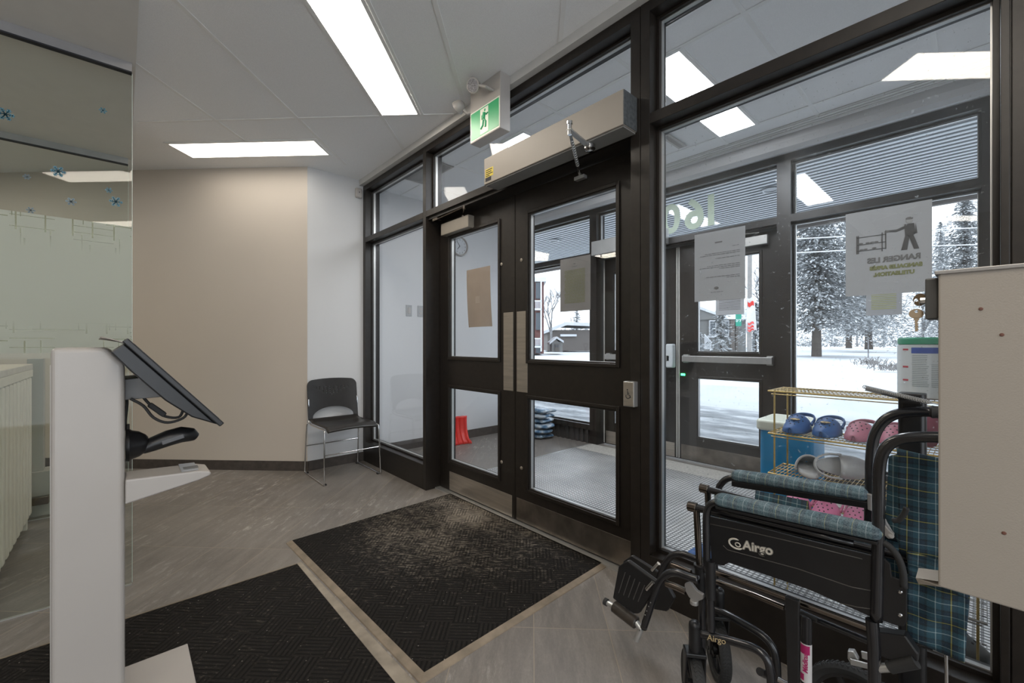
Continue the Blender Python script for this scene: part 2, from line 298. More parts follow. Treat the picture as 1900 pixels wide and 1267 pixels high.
# ---------------------------------------------------------------- mesh helpers
class MB:
    def __init__(s): s.v = []; s.f = []; s.mi = None
    def add(s, vs, fs):
        o = len(s.v); s.v += [Vector(v) for v in vs]; s.f += [tuple(i+o for i in f) for f in fs]; return s
    def box(s, x0, x1, y0, y1, z0, z1):
        return s.add([(x, y, z) for z in (z0, z1) for x, y in ((x0, y0), (x1, y0), (x1, y1), (x0, y1))],
                     [(3, 2, 1, 0), (4, 5, 6, 7), (0, 1, 5, 4), (1, 2, 6, 5), (2, 3, 7, 6), (3, 0, 4, 7)])
    def obox(s, c, ax, ay, az, hx, hy, hz):
        c = Vector(c); vs = [c+ax*(i*hx)+ay*(j*hy)+az*(k*hz) for k in (-1, 1) for i, j in ((-1, -1), (1, -1), (1, 1), (-1, 1))]
        return s.add(vs, [(3, 2, 1, 0), (4, 5, 6, 7), (0, 1, 5, 4), (1, 2, 6, 5), (2, 3, 7, 6), (3, 0, 4, 7)])
    def prism(s, pts, off):
        """closed polygon pts (3d) extruded by vector off"""
        n = len(pts); off = Vector(off); vs = [Vector(p) for p in pts]; vs += [p+off for p in vs]
        return s.add(vs, [tuple(range(n))[::-1], tuple(range(n, 2*n))]+[(i, (i+1) % n, n+(i+1) % n, n+i) for i in range(n)])
    def tube(s, pts, r, seg=12, closed=False, caps=True, smooth_n=0, rz=1.0):
        pts = [Vector(p) for p in pts]
        if smooth_n: pts = smooth(pts, smooth_n)
        n = len(pts); rs = r if isinstance(r, (list, tuple)) else [r]*n
        if len(rs) != n: rs = [rs[0]+(rs[-1]-rs[0])*i/(n-1) for i in range(n)]
        ref = None; vs = []
        for i, p in enumerate(pts):
            a = pts[(i-1) % n] if (closed or i > 0) else p; b = pts[(i+1) % n] if (closed or i < n-1) else p
            t = (b-a).normalized()
            if ref is None:
                ref = Vector((0, 0, 1)) if abs(t.z) < .9 else Vector((1, 0, 0))
            e1 = (ref-t*ref.dot(t)).normalized(); ref = e1; e2 = t.cross(e1)
            for j in range(seg):
                q = 2*math.pi*j/seg; vs.append(p+e1*(math.cos(q)*rs[i]*rz)+e2*(math.sin(q)*rs[i]))
        fs = []; m = n if closed else n-1
        for i in range(m):
            for j in range(seg):
                a, b = i*seg+j, i*seg+(j+1) % seg; c, d = ((i+1) % n)*seg+(j+1) % seg, ((i+1) % n)*seg+j
                fs.append((a, b, c, d))
        if caps and not closed: fs += [tuple(range(seg))[::-1], tuple(range((n-1)*seg, n*seg))]
        return s.add(vs, fs)
    def cyl(s, a, b, r, seg=16): return s.tube([a, b], r, seg)
    def lathe(s, prof, c, ax=Vector((0, 0, 1)), seg=24):
        ax = Vector(ax).normalized(); e1 = ax.orthogonal().normalized(); e2 = ax.cross(e1); c = Vector(c); vs = []; fs = []
        for r, h in prof:
            for j in range(seg):
                q = 2*math.pi*j/seg; vs.append(c+ax*h+e1*math.cos(q)*r+e2*math.sin(q)*r)
        for i in range(len(prof)-1):
            for j in range(seg): fs.append((i*seg+j, i*seg+(j+1) % seg, (i+1)*seg+(j+1) % seg, (i+1)*seg+j))
        fs += [tuple(range(seg))[::-1], tuple(range((len(prof)-1)*seg, len(prof)*seg))]
        return s.add(vs, fs)
    def ell(s, c, rx, ry, rz, seg=16, rings=10):
        c = Vector(c); vs = []; fs = []
        for i in range(rings+1):
            a = math.pi*i/rings-math.pi/2
            for j in range(seg):
                q = 2*math.pi*j/seg; vs.append(c+Vector((rx*math.cos(a)*math.cos(q), ry*math.cos(a)*math.sin(q), rz*math.sin(a))))
        for i in range(rings):
            for j in range(seg): fs.append((i*seg+j, i*seg+(j+1) % seg, (i+1)*seg+(j+1) % seg, (i+1)*seg+j))
        return s.add(vs, fs)
    def grid(s, fn, nu, nv):
        return s.add([fn(i/nu, j/nv) for i in range(nu+1) for j in range(nv+1)],
                     [(i*(nv+1)+j, (i+1)*(nv+1)+j, (i+1)*(nv+1)+j+1, i*(nv+1)+j+1) for i in range(nu) for j in range(nv)])
    def build(s, name, m, parent=None, smooth=False, bevel=0, solid=0, bseg=2, sub=0, local=False):
        me = bpy.data.meshes.new(name)
        off = Vector((0, 0, 0))
        if parent is not None and not local: 
            p = parent
            while p is not None: off += p.location; p = p.parent
        me.from_pydata([tuple(v-off) for v in s.v], [], s.f); me.update()
        bm = bmesh.new(); bm.from_mesh(me); bmesh.ops.recalc_face_normals(bm, faces=bm.faces); bm.to_mesh(me); bm.free()
        o = bpy.data.objects.new(name, me); COL.objects.link(o)
        if parent is not None: o.parent = parent
        me.materials.append(m)
        if smooth:
            for q in me.polygons: q.use_smooth = True
            if smooth != 'all': me.set_sharp_from_angle(angle=math.radians(40))
        if solid:
            d = o.modifiers.new('solid', 'SOLIDIFY'); d.thickness = solid; d.offset = 0
        if bevel:
            d = o.modifiers.new('bevel', 'BEVEL'); d.width = bevel; d.segments = bseg; d.limit_method = 'ANGLE'; d.angle_limit = math.radians(40)
            d.harden_normals = False
        if sub:
            d = o.modifiers.new('sub', 'SUBSURF'); d.levels = sub; d.render_levels = sub
        return o
def smooth(pts, n=6):
    pts = [Vector(p) for p in pts]; out = []
    P = [pts[0]*2-pts[1]]+pts+[pts[-1]*2-pts[-2]]
    for i in range(1, len(P)-2):
        a, b, c, d = P[i-1:i+3]
        for k in range(n):
            t = k/n; out.append(.5*((2*b)+(c-a)*t+(2*a-5*b+4*c-d)*t*t+(3*b-a-3*c+d)*t**3))
    out.append(pts[-1]); return out
def tag(o, label=None, cat=None, group=None, kind=None):
    if label: o['label'] = label
    if cat: o['category'] = cat
    if group: o['group'] = group
    if kind: o['kind'] = kind
    return o
def thing(name, label, cat, loc=(0, 0, 0), group=None, rz=0):
    o = bpy.data.objects.new(name, None); COL.objects.link(o); o.location = loc; o.rotation_euler = (0, 0, rz); o.empty_display_size = .05
    return tag(o, label, cat, group)
def struct(name, mb, m, label=None, **k):
    o = mb.build(name, m, **k); o['kind'] = 'structure'
    if label: o['label'] = label
    return o
def sroot(name, label, loc=(0, 0, 0)):
    o = bpy.data.objects.new(name, None); COL.objects.link(o); o.location = loc; o['kind'] = 'structure'; o['label'] = label; return o
def copy_tree(o, parent=None):
    c = o.copy(); COL.objects.link(c)
    if parent is not None: c.parent = parent
    for ch in list(o.children): copy_tree(ch, c)
    return c
def text(s, size, m, origin, ex, ey, parent, name='lettering', ext=.0004, bold=0, align='LEFT', label=None, shear=0):
    """text laid out with x along ex and y along ey from origin, as a mesh"""
    cu = bpy.data.curves.new('txt', 'FONT'); cu.body = s; cu.size = size; cu.extrude = ext; cu.offset = bold; cu.align_x = align; cu.shear = shear
    to = bpy.data.objects.new('txt', cu); COL.objects.link(to)
    dg = bpy.context.evaluated_depsgraph_get(); dg.update(); me = bpy.data.meshes.new_from_object(to.evaluated_get(dg))
    bpy.data.objects.remove(to); bpy.data.curves.remove(cu)
    ex, ey = Vector(ex).normalized(), Vector(ey).normalized(); ez = ex.cross(ey); off = Vector((0, 0, 0)); p = parent
    while p is not None: off += p.location; p = p.parent
    for v in me.vertices: v.co = Vector(origin)+ex*v.co.x+ey*v.co.y+ez*v.co.z-off
    me.materials.clear(); me.materials.append(m); o = bpy.data.objects.new(name, me); COL.objects.link(o); o.parent = parent
    if label: o['label'] = label
    return o
XA, YA, ZA = Vector((1, 0, 0)), Vector((0, 1, 0)), Vector((0, 0, 1))

# ================================================================ ROOM SHELL
ZC, FY, DY, OY, OD = 2.78, 1.776, 1.905, 4.02, 4.14
struct('floor', MB().box(-7.5, 3.0, -4.2, 4.25, -.1, 0), M['floor'])
struct('ceiling', MB().box(-7.5, 3.0, -4.2, 4.25, ZC, ZC+.1), M['ceil'])
A = Vector((-4.154, 1.254, 0)); B = A+Vector((-Q2, -Q2, 0))*4.2
def wallbox(a, b, th, z0, z1):
    a, b = Vector(a), Vector(b); d = (b-a).normalized(); n = Vector((-d.y, d.x, 0))*th
    return MB().prism([(a.x, a.y, z0), (b.x, b.y, z0), (b.x+n.x, b.y+n.y, z0), (a.x+n.x, a.y+n.y, z0)], (0, 0, z1-z0))
struct('wall_back', wallbox(B, A, .12, 0, ZC), M['wall'])
struct('wall_side', MB().box(-4.36, -4.154, 1.2541, 1.95, 0, ZC), M['wall_cool'])
struct('baseboard_back', wallbox(B, A+Vector((.0042, .0102, 0)), -.010, 0, .088), M['base'])
struct('baseboard_side', MB().box(-4.154, -4.144, 1.262, FY, 0, .088), M['base'])
struct('wall_left', MB().box(-7.5, -7.4, -4.2, -1.5, 0, ZC), M['wall_cool'])
struct('wall_rear', MB().box(-7.5, 3.0, -4.2, -4.1, 0, ZC), M['wall'])
struct('wall_right', MB().box(2.6, 2.7, -4.2, -3.9, 0, ZC).box(2.6, 2.7, 1.5, FY+.1, 0, ZC).box(2.6, 2.7, -3.9, 1.5, 0, .12).box(2.6, 2.7, -3.9, 1.5, 2.70, ZC), M['wall'])
struct('wall_front', MB().box(.20, 2.7, FY-.004, FY+.12, 0, ZC), M['wall_cool'])
struct('trim_1', MB().box(-4.154, .20, 1.735, FY+.15, 2.726, ZC-.001), M['trimw'])
_w = MB()
for _y in (-3.9, -2.12, -.33, 1.45): _w.box(2.62, 2.68, _y, _y+.05, .12, 2.70)
struct('window_11', _w, M['trimw'], label='unseen wide window added in the right hand lobby wall for daylight')  # unseen opening added to bring more daylight onto ceiling and walls
# ceiling grid of the lobby, at 45 degrees to the storefront
g = MB()
def tb(p, q, w=.012, th=.004):
    p, q = Vector(p), Vector(q); d = (q-p).normalized(); n = Vector((-d.y, d.x, 0))*w
    g.prism([p-n+ZA*.0005, q-n+ZA*.0005, q+n+ZA*.0005, p+n+ZA*.0005], (0, 0, -.0005-th))
def clip(p, q):
    """clip a plan segment to the lobby: Y<1.735, right of side wall and back wall"""
    t0, t1 = 0., 1.; p, q = Vector(p), Vector(q)
    for nx, ny, c in ((0, 1, 1.735), (-1, 0, 4.15), (-Q2, Q2, 3.80), (0, -1, 4.05), (1, 0, 2.58)):
        dp, dq = nx*p.x+ny*p.y-c, nx*q.x+ny*q.y-c
        if dp > 0 and dq > 0: return None
        if dp > 0: t0 = max(t0, dp/(dp-dq))
        elif dq > 0: t1 = min(t1, dp/(dp-dq))
    return (p.lerp(q, t0), p.lerp(q, t1)) if t1-t0 > .01 else None
for i in range(-6, 5):
    c = clip(uv(-4, -1.07+.61*i, ZC), uv(3.8, -1.07+.61*i, ZC))
    if c: tb(*c)
for u in (3.0, 1.78, .56, -.66, -1.88):
    c = clip(uv(u, -6, ZC), uv(u, 4, ZC))
    if c: tb(*c, th=.0047)
tb(uv(1.78, -.772, ZC), uv(3.0, -.772, ZC), .008); tb(uv(3.312, -2.96, ZC), uv(3.312, -1.70, ZC), .008)
struct('trim_2', g, M['tbar'])
# ceiling grid of the vestibule
g = MB()
for x in (-3.835, -3.225, -2.615, -2.005, -1.395, -.785, -.175, .435): g.box(x-.012, x+.012, 1.95, 3.80, ZC-.004, ZC)
for x in (-2.345, -1.108): g.box(x-.010, x+.010, 2.24, 3.46, ZC-.0035, ZC)
for y in (2.25, 3.46): g.box(-4.27, 1.2, y-.012, y+.012, ZC-.0045, ZC)
for y in (3.66, 3.70, 3.735): g.box(-4.27, 1.2, y-.005, y+.005, ZC-.012, ZC)
struct('trim_3', g, M['tbar'])
struct('trim_4', MB().box(-4.27, 1.2, 3.63, 3.76, ZC-.006, ZC+.001), M['trimw'])
# rounded valance along the outer wall
pr = [(3.80, ZC-.001), (3.80, ZC-.05), (3.83, ZC-.085), (3.88, ZC-.10), (3.95, ZC-.085), (OY, ZC-.06), (OY, ZC-.001)]
struct('trim_5', MB().prism([(-4.27, y, z) for y, z in pr], (5.4, 0, 0)), M['wall_cool'])
# vestibule walls
struct('wall_vestibule_left', MB().box(-4.40, -4.27, 1.95, 4.25, 0, ZC), M['wall_cool'])
struct('wall_vestibule_right', MB().box(.20, .32, FY+.13, 4.25, 0, ZC), M['wall_cool'])
struct('baseboard_vestibule', MB().box(-4.27, -4.258, 1.95, OY, 0, .10), M['base'])
struct('trim_6', MB().box(-3.05, .20, 1.97, 3.74, .0005, .004), M['grate'], label='aluminium grille set in the vestibule floor')
struct('trim_7', MB().box(-3.05, .20, 3.745, OY, .0005, .006), mat('pale perforated threshold', (.46, .44, .40), .5, var=.2, scale=60))
struct('trim_8', MB().box(-3.07, -3.05, 1.97, OY, .0005, .006), M['alu'])
# lowered bulkhead over the reception desk
struct('trim_9', MB().box(-4.21, -1.0, -4.1, .05, 2.51, ZC-.0005), mat('grey bulkhead paint', (.66, .64, .61), .7, var=.02))

# ================================================================ STOREFRONTS
def rect_frame(mb, x0, x1, z0, z1, wl, wr, wb, wt, y0, y1):
    mb.box(x0, x0+wl, y0, y1, z0, z1); mb.box(x1-wr, x1, y0, y1, z0, z1)
    mb.box(x0+wl, x1-wr, y0, y1, z0, z0+wb); mb.box(x0+wl, x1-wr, y0, y1, z1-wt, z1)
def pane(x0, x1, z0, z1, y, par, m='glass', name='pane'):
    return MB().box(x0, x1, y-.003, y+.003, z0, z1).build(name, M[m], par)
def bead(mb, x0, x1, z0, z1, y0, y1, w=.012): rect_frame(mb, x0, x1, z0, z1, w, w, w, w, y0, y1)

BM = M['black_metal']
# members: mullions, transom and head of the inner storefront
fr = MB()
for a, b in ((-4.154, -4.10), (-3.007, -2.962), (-1.119, -1.069), (-1.066, -1.020), (.033, .050), (.053, .20)):
    fr.box(a, b, FY, FY+.15, 0 if a < -1.1 or a > -1.09 else 0, 2.726)
fr.box(-1.070, -1.065, FY+.010, FY+.15, 0, 2.726); fr.box(.049, .054, FY+.010, FY+.15, 0, 2.726)
struct('trim_10', fr, BM, bevel=.0015, label='black mullions of the inner storefront')
fr = MB()
for a, b in ((-4.10, -3.007), (-2.962, -1.119), (-1.020, .033)):
    fr.box(a, b, FY, FY+.15, 2.162, 2.210); fr.box(a, b, FY, FY+.15, 2.676, 2.726)
for a, b in ((-4.10, -3.007), (-1.020, .033)): fr.box(a, b, FY, FY+.15, 0, .198)
struct('trim_11', fr, BM, bevel=.0015, label='black transom and head of the inner storefront')
GY = 1.865
def window(n, x0, x1, z0, z1, gy, m='glass', label=''):
    r = sroot('window_%d' % n, label, ((x0+x1)/2, gy, z0)); mb = MB()
    rect_frame(mb, x0, x1, z0, z1, .014, .014, .014, .014, gy-.028, gy+.03); mb.build('window_frame', BM, r, bevel=.001)
    mb = MB(); rect_frame(mb, x0+.014, x1-.014, z0+.014, z1-.014, .004, .004, .004, .004, gy-.010, gy+.010); mb.build('gasket', M['alu'], r)
    pane(x0+.014, x1-.014, z0+.014, z1-.014, gy, r, m); return r
window(1, -4.10, -3.007, .198, 2.162, GY, label='tall sidelight left of the double doors')
window(2, -4.10, -3.007, 2.21, 2.676, GY, label='small transom light above the sidelight')
window(3, -2.962, -1.119, 2.21, 2.676, GY, label='transom light over the double doors')
window(4, -1.020, .033, 2.21, 2.676, GY, label='transom light above the large right window')
window(5, -1.020, .033, .198, 2.162, GY, 'glassd', label='large right window beside the wheelchair')

def door_leaf(n, x0, x1, gx0, gx1, lites, y, face=1, hinge='l', kick=(0, 1), push=None, tape=False, label='', mb_col=None):
    """leaf with two lites; y is the lobby-side face"""
    r = sroot('door_%d' % n, label, ((x0+x1)/2, y, 0)); t = .045; z1 = 2.137; mb = MB(); zs = [.012]+[q for l in lites for q in l]+[z1]
    mb.box(x0, gx0, y, y+t, .012, z1); mb.box(gx1, x1, y, y+t, .012, z1)
    for i in range(0, len(zs), 2): mb.box(gx0, gx1, y, y+t, zs[i], zs[i+1])
    mb.build('leaf', BM, r)
    for a, b in lites:
        m2 = MB(); rect_frame(m2, gx0-.014, gx1+.014, a-.014, b+.014, .020, .020, .020, .020, y-.010, y+t+.010)
        rect_frame(m2, gx0+.004, gx1-.004, a+.004, b-.004, .010, .010, .010, .010, y-.002, y+t+.002)
        m2.build('glazing_bead', BM, r, bevel=.003)
        m3 = MB(); rect_frame(m3, gx0+.012, gx1-.012, a+.012, b-.012, .003, .003, .003, .003, y+.012, y+.032); m3.build('gasket', M['alu'], r)
        pane(gx0+.010, gx1-.010, a+.010, b-.010, y+.022, r)
    k = MB().box(kick[0], kick[1], y-.0025, y+.002, .018, .160).build('kick_plate', M['kick' if n % 2 == 0 else 'steel'], r, bevel=.0008)
    if push:
        MB().box(push[0], push[1], y-.0025, y+.002, .85, 1.37).build('push_plate', M['steel'], r, bevel=.0008)
    return r
dl = door_leaf(1, -2.945, -2.064, -2.822, -2.222, ((.240, .826), (1.050, 1.998)), DY, kick=(-2.820, -2.090), push=(-2.175, -2.080), label='left leaf of the black double doors')
dr = door_leaf(2, -2.058, -1.126, -1.940, -1.275, ((.232, .822), (1.050, 1.990)), DY, kick=(-2.045, -1.180), push=(-2.044, -1.945), label='right leaf of the black double doors')
for d, x in ((dl, -2.196), (dr, -2.000)):
    for z in (1.70, .36):
        MB().lathe([(.001, 0), (.012, .001), (.011, .004), (.006, .006), (.001, .0065)], (x, DY, z), (0, -1, 0), 14).build('screw_cap', M['steel'], d, smooth=True)
# door frame stops
fr = MB(); fr.box(-2.962, -1.119, FY+.02, FY+.15, 2.140, 2.162); fr.box(-2.962, -2.947, FY+.135, FY+.19, 0, 2.14); fr.box(-1.1245, -1.119, FY+.10, FY+.19, 0, 2.14)
struct('trim_12', fr, BM, label='door stops of the double doors')
struct('trim_13', MB().box(-2.962, -1.119, DY-.045, DY+.06, 0, .009), M['alu'], label='aluminium threshold under the double doors')

# outer storefront
OM = BM
fr = MB()
for a, b in ((-4.27, -4.22), (-3.075, -2.98), (-1.15, -1.05), (-.005, .05)): fr.box(a, b, OY, OY+.16, 0, 2.715)
for a, b in ((-4.22, -3.075), (-2.98, -1.15), (-1.05, -.005)):
    fr.box(a, b, OY, OY+.16, 2.155, 2.215); fr.box(a, b, OY, OY+.16, 2.655, 2.715)
for a, b in ((-4.22, -3.075), (-1.05, -.005)): fr.box(a, b, OY, OY+.16, .16, .22)
struct('trim_14', fr, OM, label='black frame of the outer storefront')
struct('wall_outer', MB().box(-4.40, .32, OY-.0, OY+.16, 2.716, 3.1).box(.05, .32, OY, OY+.16, 0, 2.716), M['wall_cool'])
rb = MB()
for a, b in ((-4.22, -3.075), (-1.05, -.005)):
    rb.box(a, b, OY+.03, OY+.12, 0, .16)
    x = a+.03
    while x < b-.05: rb.box(x, x+.035, OY+.012, OY+.03, .0, .155); x += .075
struct('trim_15', rb, mat('dark base panel with reflection ribs', (.05, .046, .043), .45, var=.15), label='dark panel under the outer windows, ribs shaped after a reflection')  # upright ribs imitate a striped reflection in the base
OG = 4.105
for n, x0, x1, z0, z1, lb in ((6, -4.22, -3.075, .22, 2.155, 'outer vestibule window at the left'), (7, -4.22, -3.075, 2.215, 2.655, 'outer transom light at the left'),
                          (8, -2.98, -1.15, 2.215, 2.655, 'outer transom light over the outer doors'), (9, -1.05, -.005, 2.215, 2.655, 'outer transom light at the right'),
                          (10, -1.05, -.005, .22, 2.155, 'outer vestibule window at the right')):
    window(n, x0, x1, z0, z1, OG, label=lb)
od1 = door_leaf(3, -2.965, -2.068, -2.83, -2.21, ((.245, .835), (1.075, 1.97)), OD, kick=(-2.93, -2.10), label='left leaf of the outer double doors')
od2 = door_leaf(4, -2.058, -1.165, -1.875, -1.31, ((.245, .835), (1.075, 1.97)), OD, kick=(-2.03, -1.20), label='right leaf of the outer double doors')
for d, x in ((od1, -2.074), (od2, -2.052), (od1, -2.955)):
    MB().box(x-.007, x+.007, OD-.004, OD, .02, 2.13).build('weatherstrip', mat('pale weatherstrip', (.40, .39, .36), .6), d)
for d, a, b in ((od1, -2.90, -2.12), (od2, -1.99, -1.20)):
    p = MB().box(a, b, OD-.075, OD-.045, .985, 1.045); p.build('push_bar', M['alu'], d, bevel=.004)
    MB().box(a, a+.05, OD-.045, OD, .975, 1.055).box(b-.05, b, OD-.045, OD, .975, 1.055).build('bar_mount', M['alu'], d, bevel=.003)
MB().box(-2.16, -2.085, OD-.075, OD, .92, 1.16).build('lock_case', M['canw'], od1, bevel=.015, bseg=3)
MB().box(-2.03, -1.99, OD-.012, OD, .845, .865).build('indicator', M['led'], od2, bevel=.003)
fr = MB(); fr.box(-2.98, -1.15, OY+.03, OY+.16, 2.140, 2.155)
struct('trim_16', fr, OM)

# ================================================================ LIGHT FITTINGS
def troffer(cu, cv, uaxis, name, label, m, L=1.20, Wd=.25, frame=.02):
    """cu,cv world centre; uaxis unit plan vector of the length"""
    a = Vector(uaxis).normalized(); b = Vector((-a.y, a.x, 0)); c = Vector((cu, cv, ZC-.004))
    t = thing(name, label, 'ceiling light', c, 'flat fluorescent ceiling panels' if 'lobby' in label else 'flat vestibule ceiling panels')
    mb = MB(); w, l = Wd/2, L/2; ft = .006
    for s in (-1, 1):
        mb.obox(c+b*(s*(w+frame/2))-ZA*.001, a, b, ZA, l+frame, frame/2, ft/2); mb.obox(c+a*(s*(l+frame/2))-ZA*.001, a, b, ZA, frame/2, w, ft/2)
    mb.build('frame', M['tbar'], t); MB().obox(c+ZA*.001, a, b, ZA, l, w, .002).build('diffuser', m, t)
    return t
c = uv(2.375, -.930); troffer(c.x, c.y, (-Q2, Q2, 0), 'ceiling_light', 'long lit ceiling panel running toward the double doors in the lobby', M['lampw'])
c = uv(3.455, -2.335); troffer(c.x, c.y, (Q2, Q2, 0), 'ceiling_light', 'lit ceiling panel lying parallel to the cream back wall of the lobby', M['lampw2'])
c = uv(-.10, .03); troffer(c.x, c.y, (-Q2, Q2, 0), 'ceiling_light', 'lobby ceiling panel overhead, seen only as a reflection in the right window', M['lampw'])
c = uv(-1.35, 1.60); troffer(c.x, c.y, (-Q2, Q2, 0), 'ceiling_light', 'lobby ceiling panel behind the viewer on the right', M['lampw'])  # out of view, put in to light the lobby more
c = uv(-1.6, -.7); troffer(c.x, c.y, (-Q2, Q2, 0), 'ceiling_light', 'lobby ceiling panel behind the viewer in the middle', M['lampw'])  # another unseen panel added for extra light from behind
troffer(-1.2525, 2.857, (0, 1, 0), 'ceiling_light', 'right vestibule ceiling panel seen through the large window', M['lampc'], 1.17)
troffer(-2.49, 2.857, (0, 1, 0), 'ceiling_light', 'left vestibule ceiling panel seen above the door operator', M['lampc'], 1.17)
troffer(-5.35, -1.75, (Q2, Q2, 0), 'ceiling_light', 'lobby ceiling panel in the corner beyond the reception desk', M['lampw'])  # out of frame, added so the wall behind the far glass reads brighter
# unseen lamp panel added under the bulkhead to brighten the desk area
t = thing('ceiling_light', 'unseen panel light added under the bulkhead to brighten the reception desk', 'ceiling light', (-3.6, -1.6, 2.505))
MB().box(-4.0, -3.2, -1.75, -1.45, 2.500, 2.5095).build('frame', M['tbar'], t); MB().box(-3.98, -3.22, -1.73, -1.47, 2.497, 2.500).build('diffuser', M['lampw'], t)
# diffusers / vents of the vestibule ceiling
def vent(x0, x1, y0, y1, label, n, along='x'):
    t = thing('air_vent', label, 'air vent', ((x0+x1)/2, (y0+y1)/2, ZC-.005)); mb = MB()
    mb.box(x0, x1, y0, y0+.02, ZC-.012, ZC-.0045).box(x0, x1, y1-.02, y1, ZC-.012, ZC-.0045).box(x0, x0+.02, y0+.02, y1-.02, ZC-.012, ZC-.0045).box(x1-.02, x1, y0+.02, y1-.02, ZC-.012, ZC-.0045)
    mb.build('frame', M['white'], t); mb = MB()
    for i in range(n):
        y = y0+.02+(y1-y0-.04)*(i+.5)/n; mb.add([(x0+.02, y-.010, ZC-.005), (x1-.02, y-.010, ZC-.005), (x1-.02, y+.004, ZC-.018), (x0+.02, y+.004, ZC-.018)], [(0, 1, 2, 3)])
    mb.build('slats', M['alu'], t, solid=.001); MB().box(x0+.02, x1-.02, y0+.02, y1-.02, ZC-.0045, ZC-.0042).build('opening', M['hole'], t)
vent(-3.80, -3.24, 1.98, 2.235, 'slatted square air vent in the vestibule ceiling above the sidelight', 12)
vent(-1.69, -1.62, 3.10, 3.40, 'small white grille vent in the vestibule ceiling next to the light panel', 16)

# ================================================================ DOOR HARDWARE
t = thing('door_operator', 'long beige automatic door operator box above the right door leaf', 'door operator', (-1.58, FY, 2.14))
MB().box(-2.084, -1.086, 1.663, FY-.0005, 2.146, 2.306).build('housing', M['beige'], t, bevel=.003)
MB().box(-2.078, -1.092, 1.672, FY-.003, 2.139, 2.146).build('base_plate', mat('grey operator underside', (.20, .195, .185), .5), t)
MB().box(-1.0862, -1.083, 1.665, FY-.003, 2.148, 2.304).build('end_cap', mat('dull zinc end cap', (.11, .12, .125), .45, metal=.4, var=.3, scale=60), t)
p0, p1, p2 = Vector((-1.30, 1.70, 2.130)), at(1057, 240, 1.52), at(1076, 325, 1.885)
MB().lathe([(.001, 0), (.028, .002), (.028, .022), (.018, .032), (.001, .034)], (-1.30, 1.70, 2.139), (0, 0, -1)).build('spindle', M['chrome'], t, smooth=True)
d = (p1-p0).normalized(); n = d.cross(ZA).normalized()
MB().obox((p0+p1)/2-ZA*.004, d, n, n.cross(d), (p1-p0).length/2+.01, .013, .004).tube([p0+d*.02+ZA*.003, p1+ZA*.003], [.009, .006], 10).build('lever', M['alu'], t, bevel=.002)
MB().cyl(p1-ZA*.025, p1+ZA*.03, .010).cyl(p1+ZA*.024, p1+ZA*.036, .014).build('joint', M['chrome'], t, smooth=True)
MB().tube([p1-ZA*.01, p2], .0075, 10).build('rod', M['chrome'], t, smooth=True)
mb = MB()
for i in range(12):
    q = (p1-ZA*.01).lerp(p2, .18+.05*i); e = (p2-p1).normalized(); mb.cyl(q-e*.003, q+e*.003, .0092, 10)
mb.build('rod_thread', M['alu'], t, smooth=True)
MB().box(p2.x-.035, p2.x+.035, 1.875, DY-.0005, p2.z-.024, p2.z-.004).cyl(p2-ZA*.012, p2+ZA*.010, .008).build('shoe', M['alu'], t, bevel=.002)
st = MB().box(-2.070, -1.995, 1.6622, 1.6632, 2.185, 2.236).build('warning_sticker', M['yellow'], t)
st2 = MB().box(-2.070, -2.015, 1.6622, 1.6632, 2.160, 2.183).build('lower_sticker', M['hole'], t)
for i, z in enumerate((2.2245, 2.212, 2.200, 2.189)):
    MB().box(-2.066, [-2.004, -2.012, -2.000, -2.030][i], 1.6617, 1.6622, z, z+.0052).build('printed_line', M['hole'], st)
# manual closer on left leaf
t = thing('door_closer', 'grey brown hydraulic door closer at the top of the left door leaf', 'door closer', (-2.68, DY, 2.05))
MB().box(-2.857, -2.501, 1.848, DY-.0005, 2.006, 2.097).build('body', mat('bronze painted closer', (.26, .235, .20), .4, metal=.3), t, bevel=.004)
MB().cyl((-2.60, 1.875, 2.097), (-2.60, 1.875, 2.116), .012).build('spindle', M['bronze'], t)
a, b, c = Vector((-2.60, 1.875, 2.117)), Vector((-2.48, 1.80, 2.128)), Vector((-2.86, 1.815, 2.128))
MB().tube([a, b], .007, 8).tube([b+ZA*.008, c+ZA*.004], .006, 8).cyl(b-ZA*.01, b+ZA*.014, .010).build('arm', M['bronze'], t, smooth=True)
MB().box(-2.90, -2.83, FY+.021, FY+.06, 2.118, 2.1395).build('arm_bracket', M['bronze'], t, bevel=.002)
# outer operator and closers
t = thing('door_operator', 'grey automatic operator box above the left outer door leaf, seen through glass', 'door operator', (-2.6, OY, 2.2))
MB().box(-2.96, -2.10, OY-.12, OY-.0005, 2.150, 2.305).build('housing', M['alu'], t, bevel=.003)
MB().box(-2.14, -2.101, OY-.1215, OY-.1202, 2.17, 2.23).build('warning_sticker', M['yellow'], t)
MB().tube([(-2.85, OY-.08, 2.149), (-2.80, OY-.20, 2.13), (-2.62, OD-.03, 2.10)], .008, 8).build('arm', M['chrome'], t)
t = thing('door_closer', 'grey closer on the right outer door leaf behind the notice', 'door closer', (-1.4, OD, 2.05))
MB().box(-1.52, -1.24, OD-.06, OD-.0005, 2.02, 2.10).build('body', M['alu'], t, bevel=.004)
MB().tube([(-1.38, OD-.03, 2.10), (-1.30, OD-.07, 2.125), (-1.55, OY-.01, 2.135)], .007, 8).build('arm', M['chrome'], t)

